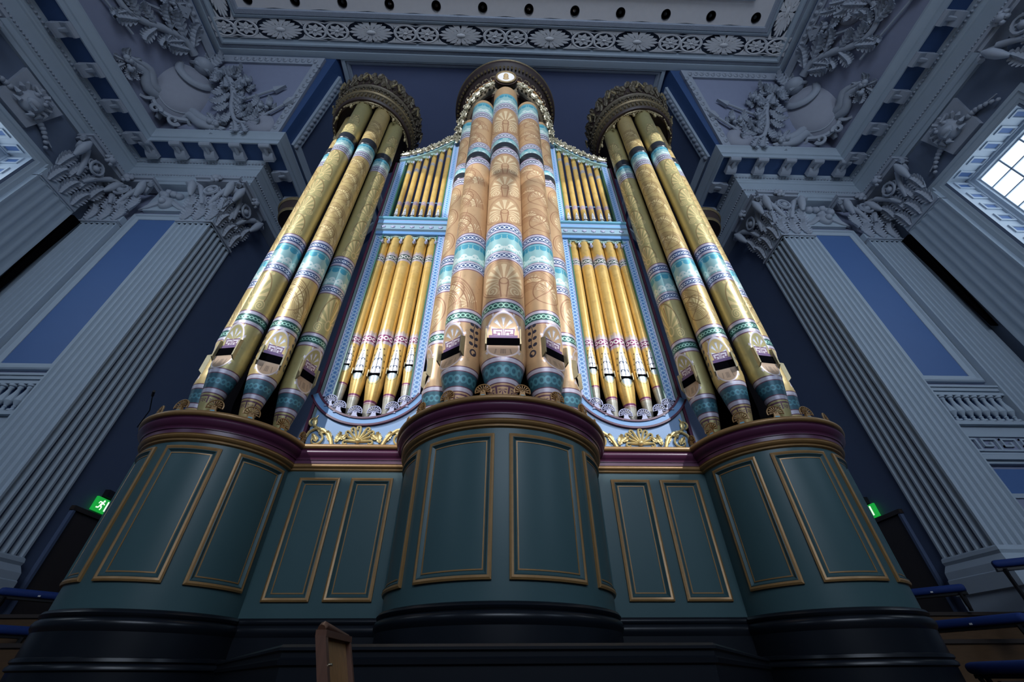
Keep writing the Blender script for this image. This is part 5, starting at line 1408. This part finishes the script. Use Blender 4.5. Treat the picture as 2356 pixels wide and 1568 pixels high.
# ---- alcove doors, exit signs, rods
for sd in (-1, 1):
    s = SN[sd]
    d = bpy.data.objects.new('door_%d' % (1 if sd < 0 else 2), None); COL.objects.link(d); d['kind'] = 'structure'; d.location = (sd * 10.4 * S, 11.5 * S, .9)
    R = lambda mb, n, m, sm=0: HP(hmir(sd, mb), n, m, d, sm)
    R(MB().box((-10.41, 11.55, 2.10), (.06, 1.5, 2.25)), 'leaf', DOORM)
    R(MB().box((-10.38, 11.55, 3.29), (.12, 1.75, .10)), 'head', DOORM)
    for y in (10.74, 12.36): R(MB().box((-10.38, y, 2.15), (.10, .07, 2.3)), 'jamb', ALC)
    t = thing('exit_sign', 'green lit running man exit sign over the %s alcove door' % s, 'exit sign', (sd * 10.3 * S, 11.75 * S, 3.42 * S))
    R = lambda mb, n, m, sm=0: HP(hmir(sd, mb), n, m, t, sm)
    yc, zc = (11.42, 3.55) if sd < 0 else (11.62, 3.53)
    R(MB().box((-10.34, yc, zc), (.05, .61, .33)), 'sign_case', SIGNG); R(MB().box((-10.31, yc, zc), (.02, .58, .30)), 'sign_face', SIGNG)
    mb = MB(); f = -1
    # running figure, drawn flat on the face: head, trunk, arms and legs, then the door jambs
    def bar(y0_, z0_, y1_, z1_, w):
        a, b = Vector((y0_, z0_)), Vector((y1_, z1_)); dd = (b - a).normalized(); p_ = Vector((-dd.y, dd.x)) * w / 2
        mb.prism([tuple(a - p_), tuple(b - p_), tuple(b + p_), tuple(a + p_)], -10.302, -10.296)
    k = 1 if sd < 0 else -1
    yo = yc - .12 * k
    mb.prism([(yo + .045 * k + .028 * cos(i * pi / 6), zc + .095 + .028 * sin(i * pi / 6)) for i in range(12)], -10.302, -10.296)
    for q in ((.03, .06, -.02, -.02, .06), (.03, .05, .10, .02, .026), (.03, .05, -.07, .06, .026), (-.07, .06, -.09, .01, .024), (-.02, -.02, .05, -.05, .034), (.05, -.05, .03, -.12, .03), (-.02, -.02, -.05, -.08, .034), (-.05, -.08, -.12, -.085, .03)):
        bar(yo + q[0] * k, zc + q[1], yo + q[2] * k, zc + q[3], q[4])
    bar(yc + .06 * k, zc - .12, yc + .06 * k, zc + .12, .045); bar(yc + .17 * k, zc - .12, yc + .17 * k, zc + .12, .05)
    mb.map(lambda a, b, c: (c, a, b)); R(mb, 'running_man', SIGNW)
    R(MB().box((-10.36, yc + .05, zc + .30), (.12, .34, .18)), 'control_box', IRON)
t = thing('boom_rod', 'thin dark rod with small tip jutting from the wall left of the organ', 'rod', (-9.2, 9.9, 5.2))
part(MB().tube([(-9.3, 9.9, 5.05), (-8.6, 9.2, 5.15), (-8.2, 8.6, 5.25)], .012, 6), 'rod', IRON, t)
part(MB().tube([(-8.24, 8.66, 5.24), (-8.12, 8.5, 5.27)], .03, 8), 'tip', IRON, t)

# ---- tiers, benches
tn = 4
for sd in (-1, 1):
    s = SN[sd]
    for k, (x0_, x1_, y0_, y1_, z) in enumerate(((5.7, 13.4, 8.3, 12.9, .86), (5.9, 13.4, 7.3, 8.3, .42), (6.1, 13.4, 6.3, 7.3, -.05), (5.62, 13.4, 4.4, 6.3, -.55))):
        x1_ = 9.2 if y0_ > 8.2 else 13.3
        mb = MB().box((sd * (x0_ + x1_) / 2, (y0_ + y1_) / 2, (z - 1.45) / 2 - .01), (x1_ - x0_, y1_ - y0_ - .004, z + 1.43))
        o = part(mb, 'trim_%d' % tn, WOODF, None, 0); o['kind'] = 'structure'; tn += 1
        nos = MB().box((sd * (x0_ + x1_) / 2, y0_ - .01, z - .03), (x1_ - x0_, .05, .05)); part(nos, 'nosing', DOORM, o, 0)
def bench(label, a, b, z, tagpos=None, floor=.0, group=None):
    a, b = Vector((*a, 0)), Vector((*b, 0)); L = (b - a).length; ang = math.atan2((b - a).y, (b - a).x); c = (a + b) / 2
    t = thing('choir_bench', label, 'bench', (c.x, c.y, floor), group, ang)
    zl = z - floor
    mb = MB(); pr = [(-.03, -.055), (-.025, -.09), (-.005, -.112), (.03, -.118), (.20, -.118), (.235, -.09), (.24, -.06), (.235, -.025), (.205, -.003), (.12, .006), (.04, .002), (.0, -.008), (-.022, -.028)]
    n = len(pr); xs_ = [-L / 2, -L / 2 + .015, -L / 2 + .05, L / 2 - .05, L / 2 - .015, L / 2]; sc_ = [.55, .85, 1, 1, .85, .55]; V = []
    for x, q in zip(xs_, sc_): V += [(x, y * q + .01, (h + .05) * q - .05 + zl) for y, h in pr]
    mb.add(V, [(i * n + k, i * n + (k + 1) % n, (i + 1) * n + (k + 1) % n, (i + 1) * n + k) for i in range(5) for k in range(n)] + [tuple(range(n))[::-1], tuple(5 * n + k for k in range(n))])
    put(mb.mesh('cushion', SEAT, 1.0), 'cushion', t)
    put(MB().box((0, .11, zl - .135), (L * .98, .16, .04)).mesh('frame_rail', IRON, 0), 'frame_rail', t)
    for x in (-L / 2 + .10, L / 2 - .10):
        q = MB().tube([(x, .10, zl - .12), (x + .02, .12, zl * .5), (x, .16, .0)], .032, 6); q.tube([(x, .02, zl - .13), (x, .08, zl - .3), (x + .01, .12, zl - .42 if zl > .45 else .02)], .028, 6)
        put(q.mesh('leg', IRON, .6), 'leg', t)
    if tagpos is not None:
        put(MB().box((-L / 2 + tagpos * L, -.025, zl - .085), (.035, .008, .022)).mesh('number_tag', WHITE_T, 0), 'number_tag', t)
    return t
bench('blue cushioned bench highest of the rows right of the organ', (7.35, 8.95), (8.13, 8.02), 1.25, .62, .86)
bench('blue cushioned bench in the middle row right of the organ, white tag', (6.85, 8.05), (7.27, 6.62), .68, .58, -.05)
bench('blue cushioned bench lowest at the right edge of the picture', (5.74, 6.25), (5.5, 4.85), .125, .93, -.55)
bench('blue seat with black iron brackets beside the right pilaster base', (8.30, 7.45), (9.0, 6.9), 1.50, None, .42)
bench('blue cushioned bench highest of the rows left of the organ', (-8.36, 8.30), (-7.6, 9.25), 1.25, .42, .86)
bench('blue cushioned bench in the middle row at the left edge', (-7.9, 7.0), (-7.2, 8.1), .67, None, -.05)
bench('blue cushioned bench lowest at the left edge of the picture', (-7.3, 6.1), (-6.35, 6.75), .155, None, -.55)

# ---- dark canted screen in front of the organ, chair back in front of it
pts = [(-3.15, 6.1), (-1.28, 3.2), (1.34, 3.2), (3.2, 6.1)]
t = thing('organ_screen', 'dark canted wooden screen with moulded top rail in front of the organ', 'screen', (0, 3.4, -1.45))
part(MB().sweep(pts, [(-.04, .15), (-.04, .165), (.03, .17), (.05, .155), (.05, .14), (.03, .13), (.03, .105), (.045, .095), (.04, .07), (.02, .06)]), 'top_rail', BASE, t, .5)
part(MB().sweep(pts, [(.02, .06), (.02, -1.45), (-.04, -1.45), (-.04, .15)]), 'boards', BASE, t, 0)
t = thing('chair_back', 'carved wooden chair back with recessed panel standing below the organ', 'chair', (-.6, 1.95, -1.45))
ch = lambda q: q
A = Vector((-.685, 2.0, 0)); B = Vector((-.680, 2.33, 0)); dx = (B - A).normalized(); nr = Vector((-dx.y, dx.x, 0)) * -1
def fc(u, v, h):   # u along the back, v height, h forward; the back leans and curves
    lean = .40 * min(.34, max(0, .14 - v))
    return tuple(A + dx * u + nr * h + Vector((lean * .9, -lean * .2, v)))
W_ = (B - A).length
def cp(mb, n, m, sm=.5, parent=None): return part(mb.map(fc), n, m, parent or t, sm)
def slat(u0, u1, h0, h1):
    mb = MB(); vs = [.135 - .09 * i for i in range(12)]
    V = []
    for v in vs: V += [(u0, v, h0), (u1, v, h0), (u1, v, h1), (u0, v, h1)]
    return mb.add(V, [(i * 4 + k, i * 4 + (k + 1) % 4, (i + 1) * 4 + (k + 1) % 4, (i + 1) * 4 + k) for i in range(11) for k in range(4)] + [(0, 1, 2, 3), (44, 47, 46, 45)])
cp(slat(-.012, .018, -.02, .02), 'stile', WOODD); cp(slat(W_ - .014, W_ + .008, -.02, .02), 'stile', WOODD)
p = cp(slat(.018, W_ - .014, -.012, .0), 'panel', WOODC)
cp(MB().box((W_ / 2, .142, 0), (W_ + .02, .022, .042)).map(lambda x, y, z: (x, y, z)), 'top_rail', WOODD, 0)
cp(MB().tube([(-.01, .155, 0), (.01, .165, 0), (W_, .150, 0)], [.016, .018, .012], 8), 'crest_rail', WOODD, .8)
cp(MB().tube([(.012, .045, .02), (.012, .045, .032)], .005, 8), 'brass_pin', BRASS, .8); cp(MB().tube([(W_ + .02, .03, .0), (W_ + .02, .03, .014)], .005, 8), 'brass_pin', BRASS, .8)
for u in (.02, W_ - .01): cp(MB().tube([(u, -.8, -.02), (u, -1.2, -.02), (u, -1.45, -.02)], .02, 8), 'leg', WOODD, .8)
cp(MB().box((W_ / 2, -.93, .17), (W_ + .3, .04, .36)), 'seat', WOODD, 0)
